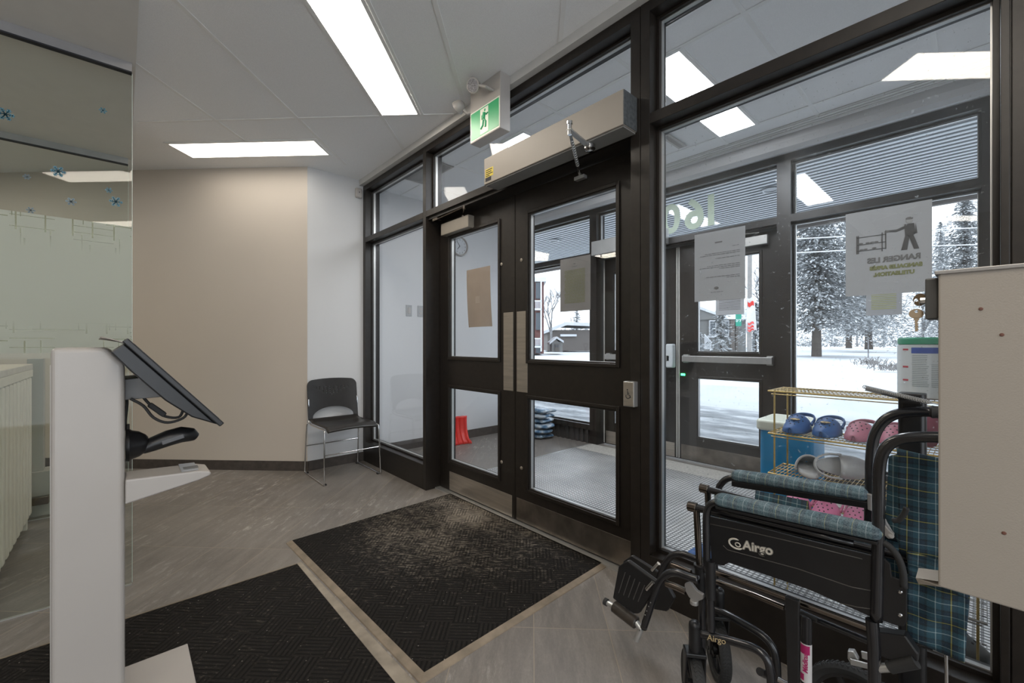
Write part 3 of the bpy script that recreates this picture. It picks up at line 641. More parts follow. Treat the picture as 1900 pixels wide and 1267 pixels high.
# accessible push button
t = thing('door_button', 'small steel push button with wheelchair symbol on the right door jamb', 'door button', (-1.11, FY, .925))
MB().box(-1.137, -1.080, 1.742, FY-.0005, .868, .985).build('box', M['alu'], t, bevel=.002)
MB().box(-1.134, -1.083, 1.7395, 1.742, .871, .982).build('plate', M['steel'], t, bevel=.001)
mb = MB(); cxx, cz = -1.1085, .925
mb.tube([Vector((cxx+.011*math.cos(q)-.001, 1.7388, cz-.008+.011*math.sin(q))) for q in [math.radians(150+i*22) for i in range(12)]], .0016, 6)
mb.tube([(cxx-.003, 1.7388, cz+.016), (cxx-.002, 1.7388, cz-.001), (cxx+.009, 1.7388, cz-.003), (cxx+.013, 1.7388, cz-.014)], .0018, 6)
mb.tube([(cxx-.003, 1.7388, cz+.006), (cxx+.006, 1.7388, cz+.006)], .0014, 6)
mb.lathe([(.001, 0), (.0032, .0003), (.0032, .0009), (.001, .001)], (cxx-.004, 1.7395, cz+.022), (0, -1, 0), 12)
mb.build('wheelchair_symbol', M['hole'], t)

# exit sign with emergency heads
t = thing('exit_sign', 'white exit sign box with green running man panel and two lamp heads', 'exit sign', (-2.07, 1.70, 2.44))
MB().box(-2.216, -1.920, 1.655, 1.735, 2.44, ZC-.0005).build('housing', M['white'], t, bevel=.004)
MB().box(-2.212, -1.924, 1.6535, 1.655, 2.447, 2.632).build('panel', M['signw'], t)
MB().box(-2.204, -1.932, 1.6525, 1.6536, 2.455, 2.624).build('green_field', M['green'], t)
mb = MB().box(-2.108, -2.030, 1.6515, 1.6526, 2.462, 2.617); mb.build('doorway', M['signw'], t)
rm = MB(); Yf = 1.6508; bx = -2.068
rm.lathe([(.001, 0), (.0085, .0002), (.0085, .0008), (.001, .001)], (bx+.006, 1.6516, 2.600), (0, -1, 0), 14)
def limb(pts, r): rm.tube([(bx+x, Yf, 2.54+z) for x, z in pts], r, 6)
limb([(.002, .045), (-.004, .008)], .011); limb([(-.004, .010), (.016, -.014), (.012, -.046)], .0065); limb([(-.006, .006), (-.014, -.030), (-.034, -.044)], .0065)
limb([(.004, .044), (.022, .028), (.036, .034)], .005); limb([(.0, .044), (-.020, .030), (-.020, .010)], .005)
rm.build('running_figure', M['green'], t, smooth=True)
def head(c, d, name_label):
    c, d = Vector(c), Vector(d).normalized()
    o = MB().lathe([(.016, -.045), (.030, -.035), (.042, -.005), (.044, .010), (.040, .012)], c, d, 24).build('lamp_head', M['white'], t, smooth=True, )
    MB().lathe([(.036, .0125), (.036, .014), (.001, .015)], c, d, 24).build('lens', mat('ribbed clear lens', (.30, .29, .30), .15, var=.5, scale=150, bump=.5, bscale=200), o, smooth=True)
    return o
head((-2.075, 1.575, 2.725), (.30, -1, -.45), ''); head((-2.30, 1.62, 2.70), (-1, -.25, -.45), '')
MB().tube([(-1.99, 1.655, 2.69), (-1.99, 1.60, 2.69), (-2.04, 1.59, 2.715)], .009, 8).build('lamp_arm', M['white'], t, smooth=True)
MB().tube([(-2.216, 1.68, 2.66), (-2.25, 1.66, 2.655), (-2.275, 1.64, 2.685)], .011, 8).build('lamp_arm', M['white'], t, smooth=True)

# motion sensor / small white device on the side wall
t = thing('motion_sensor', 'small white rounded sensor high on the side wall by the window frame', 'sensor', (-4.154, 1.70, 2.62))
MB().box(-4.1535, -4.118, 1.690, 1.760, 2.595, 2.695).build('case', M['white'], t, bevel=.018, bseg=4)
MB().ell((-4.1175, 1.725, 2.65), .003, .005, .005).build('eye', M['hole'], t)

# switches and clock on the vestibule wall
for y, lb, sw in ((2.345, 'white rocker light switch left of the wall outlet in the vestibule', 1), (2.49, 'white wall outlet right of the light switch in the vestibule', 0)):
    t = thing('light_switch' if sw else 'wall_outlet', lb, 'switch' if sw else 'outlet', (-4.27, y, 1.53))
    MB().box(-4.2698, -4.263, y-.036, y+.036, 1.465, 1.590).build('plate', mat('grey switch plate', (.34, .345, .35), .4), t, bevel=.002)
    if sw: MB().box(-4.2632, -4.258, y-.016, y+.016, 1.495, 1.560).build('rocker', M['white'], t, bevel=.002)
    else:
        MB().lathe([(.016, 0), (.016, .003), (.001, .0031)], (-4.2632, y, 1.505), (1, 0, 0)).lathe([(.016, 0), (.016, .003), (.001, .0031)], (-4.2632, y, 1.55), (1, 0, 0)).build('socket', M['white'], t)
t = thing('wall_clock', 'round white wall clock on the vestibule wall seen through the left door', 'clock', (-4.27, 3.02, 2.34))
cc = Vector((-4.2695, 3.02, 2.34))
MB().lathe([(.112, 0), (.118, .010), (.118, .026), (.108, .032), (.100, .020), (.099, .014)], cc, XA, 40).build('rim', M['white'], t, smooth=True)
MB().lathe([(.100, .010), (.100, .0145), (.001, .0146)], cc, XA, 40).build('dial', mat('grey clock dial', (.50, .52, .54), .5), t)
for h in range(12):
    a = math.pi/6*(h+1)
    o = text(str(h+1), .026, M['ink'], cc+Vector((.0152, math.sin(a)*.080, math.cos(a)*.080-.009)), YA, ZA, t, name='numeral', align='CENTER', bold=.0004)
mb = MB(); mb.tube([cc+XA*.018, cc+Vector((.018, -.035, -.040))], .003, 6); mb.build('hour_hand', M['hole'], t)
MB().tube([cc+XA*.020, cc+Vector((.020, -.045, .055))], .0022, 6).build('minute_hand', M['hole'], t)

# ================================================================ NOTICES ON THE GLASS
def sheet(x0, x1, z0, z1, y, m, name, label, cat, curl=.0):
    t = thing(name, label, cat, ((x0+x1)/2, y, z0))
    MB().grid(lambda a, b: Vector((x0+(x1-x0)*a, y+curl*((1-b)**2)*(a-.5)**2*4, z0+(z1-z0)*b)), 6, 6).build('sheet', m, t, solid=.0006)
    return t
yb = GY+.0046
yr = yb
t = sheet(-.322, -.106, 1.325, 1.612, yr, M['paper'], 'notice', 'notice with a figure tidying a shoe rack, mirrored lettering on the large right window', 'notice')
yy = yr-.001
def mt(s, size, x, z, m='inkg', bold=.0012): return text(s, size, M[m], (x, yy, z), -XA, ZA, t, bold=bold)
mt('RANGER LES', .0235, -.131, 1.432, 'ink'); mt('SANDALES APRÈS', .0165, -.128, 1.408); mt('UTILISATION.', .0165, -.146, 1.386)
mb = MB()
for q in ((-.292, 1.468), (-.288, 1.468), (-.226, 1.468), (-.217, 1.474)): mb.box(q[0], q[0]+.0028, yy-.0006, yy, q[1], q[1]+.062)
for z in (1.476, 1.497, 1.522): mb.box(-.292, -.214, yy-.0006, yy, z, z+.0024)
for x in (-.278, -.268, -.250, -.240): mb.ell((x, yy, 1.481+.021*(x > -.26)), .006, .0006, .003)
for x, z in ((-.28, 1.502), (-.262, 1.502), (-.245, 1.482)): mb.ell((x, yy, z), .006, .0006, .003)
mb.build('printed_shoe_rack', M['ink'], t)
mb = MB(); mb.ell((-.158, yy, 1.556), .0085, .0006, .0095)
mb.build('printed_head', mat('light grey print', (.36, .36, .36), .7), t)
mb = MB(); mb.ell((-.158, yy-.0002, 1.563), .009, .0006, .005)
mb.prism([(-.170, yy, 1.546), (-.147, yy, 1.546), (-.143, yy, 1.512), (-.150, yy, 1.507), (-.168, yy, 1.507)], (0, -.0006, 0))
mb.prism([(-.168, yy, 1.508), (-.157, yy, 1.508), (-.163, yy, 1.463), (-.178, yy, 1.463)], (0, -.0006, 0)).prism([(-.160, yy, 1.508), (-.148, yy, 1.508), (-.135, yy, 1.463), (-.147, yy, 1.463)], (0, -.0006, 0))
mb.prism([(-.168, yy, 1.541), (-.168, yy, 1.532), (-.190, yy, 1.525), (-.207, yy, 1.528), (-.207, yy, 1.534), (-.190, yy, 1.533)], (0, -.0006, 0)).ell((-.211, yy, 1.531), .008, .0006, .004)
mb.prism([(-.143, yy, 1.545), (-.139, yy, 1.512), (-.145, yy, 1.512)], (0, -.0006, 0))
mb.build('printed_person', M['ink'], t)
# typed notice left half of right window
t = sheet(-.856, -.648, 1.345, 1.640, yb, M['paper'], 'notice', 'typed white notice hanging on the left part of the large window', 'notice')
yy = yb-.001; random.seed(3)
mb = MB(); mb.box(-.768, -.738, yy-.0004, yy, 1.588, 1.594)
for z, a, b in ((1.566, -.700, -.672), (1.545, -.810, -.668), (1.538, -.830, -.668), (1.522, -.765, -.668), (1.492, -.800, -.668), (1.485, -.833, -.668), (1.478, -.75, -.668), (1.445, -.805, -.668), (1.438, -.72, -.668), (1.380, -.785, -.735)):
    x = b
    while x > a:
        w = random.uniform(.006, .018); mb.box(max(a, x-w), x, yy-.0004, yy, z, z+.0022); x -= w+.003
mb.ell((-.762, yy, 1.398), .010, .0005, .006)
mb.build('printed_text', M['ink'], t)
# highlighted notice on right door leaf
yd = DY+.022+.005
t = sheet(-1.694, -1.472, 1.350, 1.660, yd, mat('notice paper darkened as backlit', (.24, .23, .225), .7), 'notice', 'notice with yellow highlighted lines on the right door leaf glass', 'notice')  # backlit shade is put into the paper colour
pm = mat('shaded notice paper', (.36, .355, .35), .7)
mb = MB(); yy = yd-.001; z = 1.585
while z > 1.395:
    x = -1.51
    while x > -1.65:
        w = random.uniform(.01, .03); mb.box(max(-1.66, x-w), x, yy-.0004, yy, z, z+.004); x -= w+.003
    z -= .0085
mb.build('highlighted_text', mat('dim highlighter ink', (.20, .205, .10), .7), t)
mb = MB(); mb.box(-1.605, -1.565, yy-.0004, yy, 1.605, 1.609).ell((-1.585, yy, 1.625), .008, .0005, .005); mb.build('letterhead', M['ink'], t)
# brown paper on left door leaf
t = sheet(-2.632, -2.352, 1.285, 1.716, yd, M['kraft'], 'notice', 'plain brown paper sheet taped to the left door leaf glass', 'notice', .02)
MB().box(-2.605, -2.602, yd-.0012, yd-.0006, 1.655, 1.690).build('pencil_mark', M['ink'], t)
MB().box(-2.52, -2.47, yd-.0012, yd-.0007, 1.46, 1.51).build('faint_print', mat('faint print', (.40, .325, .27), .7), t)
# outer notices
for (x0, x1, z0, z1, lb, hl) in ((-.585, -.385, 1.37, 1.62, 'small notice with yellow highlights on the outer right window behind the rack notice', 1), (-1.70, -1.45, 1.43, 1.72, 'notice on the right outer door glass below the typed notice', 0)):
    yo = (OG-.0046) if hl else OD+.022-.005
    t = sheet(x0, x1, z0, z1, yo, M['paper'], 'notice', lb, 'notice')
    mb = MB(); z = z1-.05
    while z > z0+.04: mb.box(x0+.03, x1-.03, yo-.0014, yo-.001, z, z+.005); z -= .013
    mb.build('printed_text', M['hl'] if hl else M['ink'], t)
# street number on outer transom, mirrored
t = thing('street_number', 'large pale digits of the street number on the outer transom glass', 'street number', (-1.9, OG, 2.27))
for ch, x in (('1', -1.62), ('6', -1.78), ('0', -2.02)):
    text(ch, .40, M['vinyl'], (x, OG-.006, 2.285), -XA, ZA, t, name='digit', bold=.010)

# ================================================================ MATS
t = thing('entrance_mat', 'black ribbed mat lying against the double doors', 'mat', (-2.05, 1.30, 0), 'black ribbed entrance mats')
ca, cb, cc_, cd = Vector((-2.728, .738, .0006)), Vector((-1.318, .784, .0006)), Vector((-1.348, 1.872, .0006)), Vector((-2.762, 1.872, .0006))
MB().prism([ca, cb, cc_, cd], (0, 0, .0084)).build('carpet', M['mat'], t, bevel=.003)
d1 = (cb-ca).normalized(); n1 = Vector((d1.y, -d1.x, 0)); d2 = (cc_-cb).normalized(); n2 = Vector((d2.y, -d2.x, 0)); w_ = .033
def strip(a, b, n, ea, eb, m, name='rubber_edge', h=.0085):
    d = (b-a).normalized(); A_, B_ = a-d*ea, b+d*eb
    MB().add([a, b, B_+n*w_, A_+n*w_, a+ZA*h, b+ZA*h, B_+n*w_*.92+ZA*.003, A_+n*w_*.92+ZA*.003], [(0, 1, 2, 3), (4, 5, 6, 7), (0, 1, 5, 4), (1, 2, 6, 5), (2, 3, 7, 6), (3, 0, 4, 7)]).build(name, m, t)
strip(ca, cb, n1, 0, w_, M['matb']); strip(cb, cc_, n2, w_, 0, M['matb'])
t = thing('entrance_mat', 'black ribbed mat nearest the kiosk, partly under it', 'mat', (-1.6, 0, 0), 'black ribbed entrance mats')
MB().prism([(-2.418, -.98, .0006), (-.60, -.98, .0006), (-.60, .694, .0006), (-2.418, .680, .0006)], (0, 0, .0084)).build('carpet', M['mat'], t, bevel=.003)
MB().prism([(-2.432, .680, .0006), (-.60, .694, .0006), (-.60, .765, .0006), (-1.30, .742, .0006), (-2.432, .703, .0006)], (0, 0, .006)).build('rubber_edge', mat('pale dusty rubber edge', (.26, .222, .175), .7, var=.25, scale=14, bump=.3), t, bevel=.002)
MB().box(-2.430, -2.4185, -.98, .679, .0006, .006).build('rubber_edge', M['matb'], t)

# ================================================================ RECEPTION SIDE (LEFT)
def rail_panel(x, y0, y1, n, film=False, label=''):
    r = sroot('glass_partition', label, (x, (y0+y1)/2, 0)); r.name = 'trim_%d' % n
    MB().box(x-.005, x+.005, y0, y1, .0042, 2.47).build('glass_pane', M['glassg'], r)
    MB().box(x-.014, x+.014, y0, y1, 2.468, 2.5098).build('head_channel', mat('grey channel', (.33, .32, .32), .4, metal=.3), r)
    MB().box(x-.0145, x+.0145, y0, y1, 2.461, 2.468).build('channel_lip', M['hole'], r)
    MB().box(x-.007, x+.007, y0, y1, .0006, .004).build('floor_channel', M['alu'], r)
    MB().box(x-.005, x+.005, y1, y1+.002, .012, 2.462).build('polished_edge', mat('pale glass edge', (.45, .52, .46), .2), r)
    if film: MB().box(x+.0056, x+.0062, y0, y1-.001, 1.12, 1.722).build('frosted_film', M['film'], r)
    return r
rail_panel(-2.766, -1.6, .036, 17, True, 'near frameless glass partition panel with frosted film')
rail_panel(-4.20, -1.6, .034, 18, False, 'far frameless glass partition panel behind the reception desk')
# snowflake stickers on the near panel
def flake(r):
    mb = MB()
    for i in range(6):
        a = i*math.pi/3; d = Vector((0, math.cos(a), math.sin(a))); n = Vector((0, -math.sin(a), math.cos(a)))
        mb.obox(d*(r*.52), d, n, XA, r*.5, r*.085, .0003)
        for f in (.45, .72):
            for s in (-1, 1):
                e = (d*.5+n*(s*.87)).normalized(); mb.obox(d*(r*f)+e*(r*.13), e, e.cross(XA), XA, r*.17, r*.07, .0003)
        mb.obox(d*(r*.22)+n*0, (d+n*.6).normalized(), (n-d*.6).normalized(), XA, r*.14, r*.06, .0003)
    return mb
def onx(x, y, X):
    d = ray(x, y); return Vector((0, 0, CH))+d*(X/d.x)
for px, py, r, m, lb in ((10, 212, .026, 0, 'blue snowflake sticker at the left picture edge, high on the glass'), (191, 205, .014, 0, 'small blue snowflake sticker alone high on the right of the glass'),
                     (108, 318, .024, 0, 'dark blue snowflake sticker just below the far rail'), (202, 353, .013, 0, 'small blue snowflake sticker just above the large right one'),
                     (215, 374, .024, 0, 'large blue snowflake sticker lowest at the right edge of the glass'), (132, 374, .018, 1, 'faded grey snowflake sticker in the middle of the glass'),
                     (50, 328, .012, 1, 'small faded snowflake sticker left of the dark blue one'), (57, 390, .014, 1, 'faint snowflake sticker touching the top edge of the frosted film')):
    p = onx(px, py, -2.7595); mb = flake(r); mb.v = [Vector((v.x, v.y, v.z)) for v in mb.v]
    o = mb.build('snowflake_sticker', M['snowsticker'] if not m else M['snowsticker2']); o.location = p
    tag(o, lb, 'sticker', 'snowflake stickers on the glass')

# reception desk
t = thing('reception_desk', 'cream reception desk with vertical slatted front behind the glass', 'desk', (-3.4, -.7, 0))
MB().box(-4.04, -2.80, -1.10, -.415, 1.000, 1.035).build('counter_top', M['counter'], t, bevel=.004)
MB().box(-4.04, -2.80, -.435, -.415, .955, 1.000).build('front_rail', M['slat'], t, bevel=.002)
MB().box(-4.02, -2.80, -.50, -.4575, .08, .998).build('front_panel', mat('tan panel behind slats', (.25, .215, .155), .6), t)
MB().box(-4.035, -4.00, -1.09, -.437, .0, .998).build('end_panel', M['slat'], t, bevel=.002)
MB().box(-4.0, -2.80, -1.08, -.52, .0, .08).build('plinth', M['base'], t)
x = -4.03; i = 0
while x < -2.78:
    MB().box(x, x+.062, -.457, -.418, .09, .955).build('slat', M['slat'], t, bevel=.015, bseg=4); x += .104; i += 1
t = thing('glass_clamp', 'dark metal floor clamp low beside the end of the reception desk', 'clamp', (-4.2, -.40, .1))
MB().box(-4.225, -4.175, -.45, -.36, .10, .15).build('clamp_body', M['bronze'], t, bevel=.002)
t = thing('end_post', 'white painted end post on a low plinth behind the reception desk', 'post', (-4.35, -.43, 0))
MB().box(-4.40, -4.30, -.47, -.395, .30, 1.06).build('post', M['white'], t, bevel=.003); MB().box(-4.42, -4.27, -.60, -.36, 0, .30).build('plinth', M['white'], t, bevel=.003)

# kiosk
t = thing('check_in_kiosk', 'white freestanding check in kiosk with tilted black screen', 'kiosk', (-1.9, .02, 0))
cp = []
def rr(x0, x1, y0, y1, r, n=6):
    out = []
    for cx, cy, a0 in ((x1-r, y1-r, 0), (x0+r, y1-r, 90), (x0+r, y0+r, 180), (x1-r, y0+r, 270)):
        for i in range(n+1):
            a = math.radians(a0+90*i/n); out.append((cx+r*math.cos(a), cy+r*math.sin(a)))
    return out
KX0, KX1, KY0, KY1 = -2.06, -1.75, -.148, .007
MB().prism([(KX0, y, z) for y, z in ((KY0, .012), (KY1, .012), (KY1, 1.098), (-.036, 1.149), (KY0, 1.149))], (KX1-KX0, 0, 0)).build('column', M['white'], t, bevel=.014, bseg=5)
MB().box(-2.036, -1.52, -.42, .185, .0102, .022).build('base_plate', M['white'], t, bevel=.003)
MB().box(KX0+.03, KX1-.03, KY0-.003, KY0+.001, .05, 1.10).build('service_door', M['trimw'], t, bevel=.002)
# monitor: facing +Y and up
top, bot = Vector((0, .006, 1.172)), Vector((0, .238, .900)); d = (bot-top).normalized(); n = Vector((0, -d.z, d.y)).normalized()
if n.z < 0: n = -n
hw = .265; mc = (top+bot)/2; xm = -1.905
mon = MB().obox(Vector((xm, mc.y, mc.z)), XA, d, n, hw, (bot-top).length/2, .008).build('monitor', M['plastic'], t, bevel=.003)
MB().obox(Vector((xm, mc.y, mc.z))+n*.0082, XA, d, n, hw-.018, (bot-top).length/2-.02, .0006).build('screen', mat('dark glossy screen', (.01, .01, .012), .08), mon)
def dn(a, b): return Vector((0, mc.y, mc.z))+d*a+n*b
prof = [dn(-.172, -.008), dn(.172, -.008), dn(.105, -.038), dn(.02, -.050), dn(-.10, -.050), dn(-.172, -.046)]
MB().prism([p+XA*(xm-hw+.02) for p in prof], XA*(2*hw-.04)).build('rear_housing', M['plastic'], mon, bevel=.004)
tp = [dn(-.215, .012), dn(-.215, -.012), dn(-.262, -.062), dn(-.268, -.055)]
MB().grid(lambda a, b: dn(-.165-.045*a, -.006-.040*a**1.3+.006*math.sin(b*9)*a)+ZA*(.012*a)+XA*(xm-.15+.36*b), 5, 12).build('loose_plastic_sleeve', mat('crumpled grey plastic sleeve', (.30, .26, .235), .25, var=.25), mon, solid=.001)
MB().prism([(x, .006, z) for x, z in ((-1.80, 1.050), (-1.80, .985))]+[(-1.80, .125, .988), (-1.80, .045, 1.052)], (-.20, 0, 0)).build('screen_bracket', mat('dark grey bracket', (.12, .115, .11), .4), t, bevel=.002)
for k, pts in enumerate(([(.02, .99), (.05, .965), (.075, .925), (.11, .905), (.15, .915), (.165, .94)], [(.05, .99), (.07, .96), (.10, .925), (.14, .915), (.155, .945)], [(.009, 1.02), (.012, .97), (.008, .90), (.022, .865), (.030, .850)])):
    MB().tube([(-1.78-.03*k, y, z) for y, z in pts], .0042, 8, smooth_n=5).build('cable', M['rubber'], t, smooth='all')
MB().obox((-1.815, .085, .945), XA, Vector((0, .7, -.7)), Vector((0, .7, .7)), .012, .028, .008).build('cable_plug', M['rubber'], t, bevel=.003)
# hand scanner in holder under the screen
s = thing('barcode_scanner', 'black handheld barcode scanner plugged in the holder under the kiosk screen', 'scanner', (-1.83, .06, .83))
MB().lathe([(.010, 0), (.050, .001), (.052, .010), (.046, .016), (.040, .034), (.028, .050), (.020, .056)], (-1.83, .0075, .838), YA, 28).build('holder', M['plastic'], s, smooth=True)
pts = [(-1.83, .045, .818), (-1.83, .075, .832), (-1.83, .115, .846), (-1.83, .150, .853), (-1.83, .178, .848), (-1.83, .192, .838)]
MB().tube(pts, [.020, .030, .034, .034, .029, .016], 20, smooth_n=0, rz=.78).build('scanner_head', M['plastic'], s, smooth=True, bevel=.004)
MB().obox((-1.797, .125, .845), XA, Vector((0, .96, .26)), Vector((0, -.26, .96)), .002, .030, .007).build('side_button', mat('grey plastic button', (.10, .10, .105), .35), s, bevel=.003)
MB().tube([(-1.83, .014, .905), (-1.83, .014, .882), (-1.83, .022, .868)], .0045, 8).build('cord', M['rubber'], s, smooth='all')
# shelf
MB().prism([(-1.73, .0075, .752), (-1.73, .185, .744), (-1.73, .215, .736), (-1.73, .222, .728), (-1.73, .215, .722), (-1.73, .185, .712), (-1.73, .0075, .678)], (-.12, 0, 0)).build('shelf', M['white'], t, bevel=.005, bseg=3)
MB().obox((-1.80, .165, .7465), XA, Vector((0, .999, -.045)), ZA, .055, .022, .0008).build('shelf_label', M['paper'], t)
MB().box(-1.80, -1.765, .150, .190, .7475, .7480).build('label_print', M['ink'], t)

# ================================================================ STACKING CHAIR
t = thing('stacking_chair', 'black plastic stacking chair with chrome sled legs against the side wall', 'chair', (-3.85, 1.46, 0))
def cf(side, Y):
    pts = [(-4.055, Y+.01*side, .452), (-4.075, Y+.015*side, .40), (-4.105, Y+.02*side, .05), (-4.100, Y+.02*side, .012), (-4.07, Y+.02*side, .006), (-3.85, Y+.02*side, .006), (-3.640, Y+.02*side, .006), (-3.612, Y+.02*side, .012), (-3.608, Y+.02*side, .05), (-3.625, Y+.012*side, .40), (-3.640, Y+.006*side, .438), (-3.68, Y, .446), (-3.85, Y, .443), (-4.03, Y, .448), (-4.072, Y+.002, .50), (-4.082, Y+.004, .60), (-4.088, Y+.005, .66)]
    return MB().tube(pts, .0062, 10, smooth_n=5)
YL, YR = 1.238, 1.682
for s, Y in ((-1, YL), (1, YR)): cf(s, Y).build('sled_leg', M['chrome'], t, smooth='all')
MB().cyl((-3.622, YL-.015, .245), (-3.622, YR+.015, .245), .005).build('crossbar', M['chrome'], t, smooth=True)
MB().cyl((-4.09, YL-.015, .245), (-4.09, YR+.015, .245), .005).build('crossbar', M['chrome'], t, smooth=True)
def seat(a, b):
    x = -4.06+.455*a; y = YL+.008+(YR-YL-.016)*b; w = abs(b-.5)*2
    z = .462-.016*(1-w**2)*math.sin(min(1, a*1.3)*math.pi)-.030*max(0, a-.86)/.14*1.0+.012*(1-w**2)*(a > .7)*(a-.7)/.3
    if a < .12: z += .02*(1-a/.12)
    return Vector((x, y, z))
M['chairp'] = mat('satin black chair plastic', (.019, .0165, .0145), .34, var=.15, scale=30, bump=.1, bscale=400)
MB().grid(seat, 22, 16).build('seat', M['chairp'], t, smooth='all', solid=.013)
# back: curved sheet with arch opening at its foot and rows of small holes
Hb = .372; Wb = YR-YL; ym = (YL+YR)/2; hw_ = .226; nu, nv = 150, 110; keep = []
holes = [((k-(c_-1)/2)*.0325, z_) for z_, c_ in ((.292, 10), (.274, 8), (.256, 6), (.238, 4), (.222, 1)) for k in range(c_)]
def ztop(yy):
    e = max(0, abs(yy)-(hw_-.050)); return Hb-.016*(yy/hw_)**2-(.050-math.sqrt(max(0, .050**2-min(e, .0495)**2)))
def zlow(yy): return 0.0 if abs(yy) > .186 else .022+.088*math.sqrt(max(0, 1-(yy/.1865)**2))
vsx = []
for i in range(nu+1):
    yy = -hw_+2*hw_*i/nu
    for j in range(nv+1):
        z = zlow(yy)+(ztop(yy)-zlow(yy))*j/nv; c = (yy/.22)**2
        vsx.append((-4.062-.050*(z/Hb)-.022*(1-min(1, c)), ym+yy, .468+z))
for i in range(nu):
    for j in range(nv):
        p = Vector(vsx[i*(nv+1)+j])+Vector(vsx[(i+1)*(nv+1)+j+1]); yy, z = p.y/2-ym, p.z/2-.468
        if all(math.hypot(yy-a, z-b) > .0052 for a, b in holes): keep.append((i*(nv+1)+j, (i+1)*(nv+1)+j, (i+1)*(nv+1)+j+1, i*(nv+1)+j+1))
MB().add(vsx, keep).build('backrest', M['chairp'], t, smooth='all', solid=.008)
for Y in (YL+.004, YR-.004):
    for X in (-4.085, -3.63): MB().box(X-.014, X+.014, Y-.012 if Y < 1.4 else Y+.0, Y if Y < 1.4 else Y+.012, .0003, .013).build('foot_glide', M['rubber'], t, bevel=.003)

# ================================================================ VESTIBULE THINGS
t = thing('snow_shovel', 'red plastic snow shovel leaning in the vestibule corner by the left wall', 'shovel', (-4.15, 2.83, 0))
def blade(a, b):
    w = .13+.02*(b < .12); y = 2.86+(a-.5)*2*w+.02*b; z = .004+.31*b
    return Vector((-4.04-.10*b+.045*((a-.5)*2)**2-.03*math.sin(b*math.pi)+.012*(abs(((a*5) % 1)-.5) < .12), y, z))
MB().grid(blade, 30, 12).build('blade', M['red'], t, smooth=True, solid=.004)
MB().tube([(-4.13, 2.83, .28), (-4.19, 2.80, .75), (-4.225, 2.79, 1.10)], .014, 10).build('shaft', M['black_tube'], t, smooth=True)
MB().tube([(-4.225, 2.74, 1.16), (-4.225, 2.75, 1.12), (-4.225, 2.79, 1.09), (-4.225, 2.83, 1.12), (-4.225, 2.84, 1.16), (-4.225, 2.79, 1.17)], .011, 8, closed=True).build('grip', M['rubber'], t, smooth=True)
for i in range(6):
    cx, cy, z = -3.80+.02*((i*7) % 3), 3.84-.012*((i*5) % 3), .004+.062*i
    def bag(a, b, cx=cx, cy=cy, z=z, i=i):
        u, v = a*2*math.pi, (b-.5)*math.pi; sx, sy, sz = .245, .135, .029
        f = lambda c, e: math.copysign(abs(c)**e, c)
        w = 1+.05*math.sin(5*u+i)+.04*math.sin(9*u+i*2)
        return Vector((cx+sx*f(math.cos(u), .45)*f(math.cos(v), .5)*w, cy+sy*f(math.sin(u), .45)*f(math.cos(v), .5)*w, z+.032+sz*f(math.sin(v), .8)))
    o = MB().grid(bag, 40, 12).build('salt_bag', M['bag'], smooth='all')
    tag(o, ['bottom blue ice melt bag of the stack in the vestibule corner', 'second ice melt bag from the floor', 'third ice melt bag from the floor', 'fourth ice melt bag from the floor, mid stack', 'ice melt bag just under the topmost one', 'topmost ice melt bag of the stack by the outer window'][i], 'bag', 'stacked ice melt bags')

# shoe rack of gold wire right behind the glass
RX0, RX1, RY0, RY1 = -.600, .010, 1.985, 2.185
t = thing('shoe_rack', 'gold wire shoe rack with several tiers standing behind the large window', 'shoe rack', (-.3, 2.08, 0))
SH = [.965, .790, .625, .465, .290, .130]
for k, z in enumerate(SH):
    mb = MB(); m = M['gold'] if k < 4 else M['greyw']
    mb.tube([(RX0, RY0, z), (RX1, RY0, z), (RX1, RY1, z), (RX0, RY1, z)], .0035, 8, closed=True)
    mb.tube([(RX0+.01, RY0+.006, z-.012), (RX1-.01, RY0+.006, z-.012)], .002, 6)
    n = 46
    for i in range(1, n):
        x = RX0+(RX1-RX0)*i/n; mb.tube([(x, RY0, z+.003), (x, RY1, z+.003)], .0013, 5)
    for y in (RY0+.05, RY0+.10, RY0+.15): mb.tube([(RX0, y, z+.0005), (RX1, y, z+.0005)], .0016, 5)
    mb.build('wire_shelf', m, t, smooth=True)
for x in (RX0+.02, RX1-.02):
    for y in (RY0+.012, RY1-.012):
        MB().tube([(x, y, .001), (x, y, SH[0])], .0035, 8).build('upright', M['gold'], t, smooth=True)
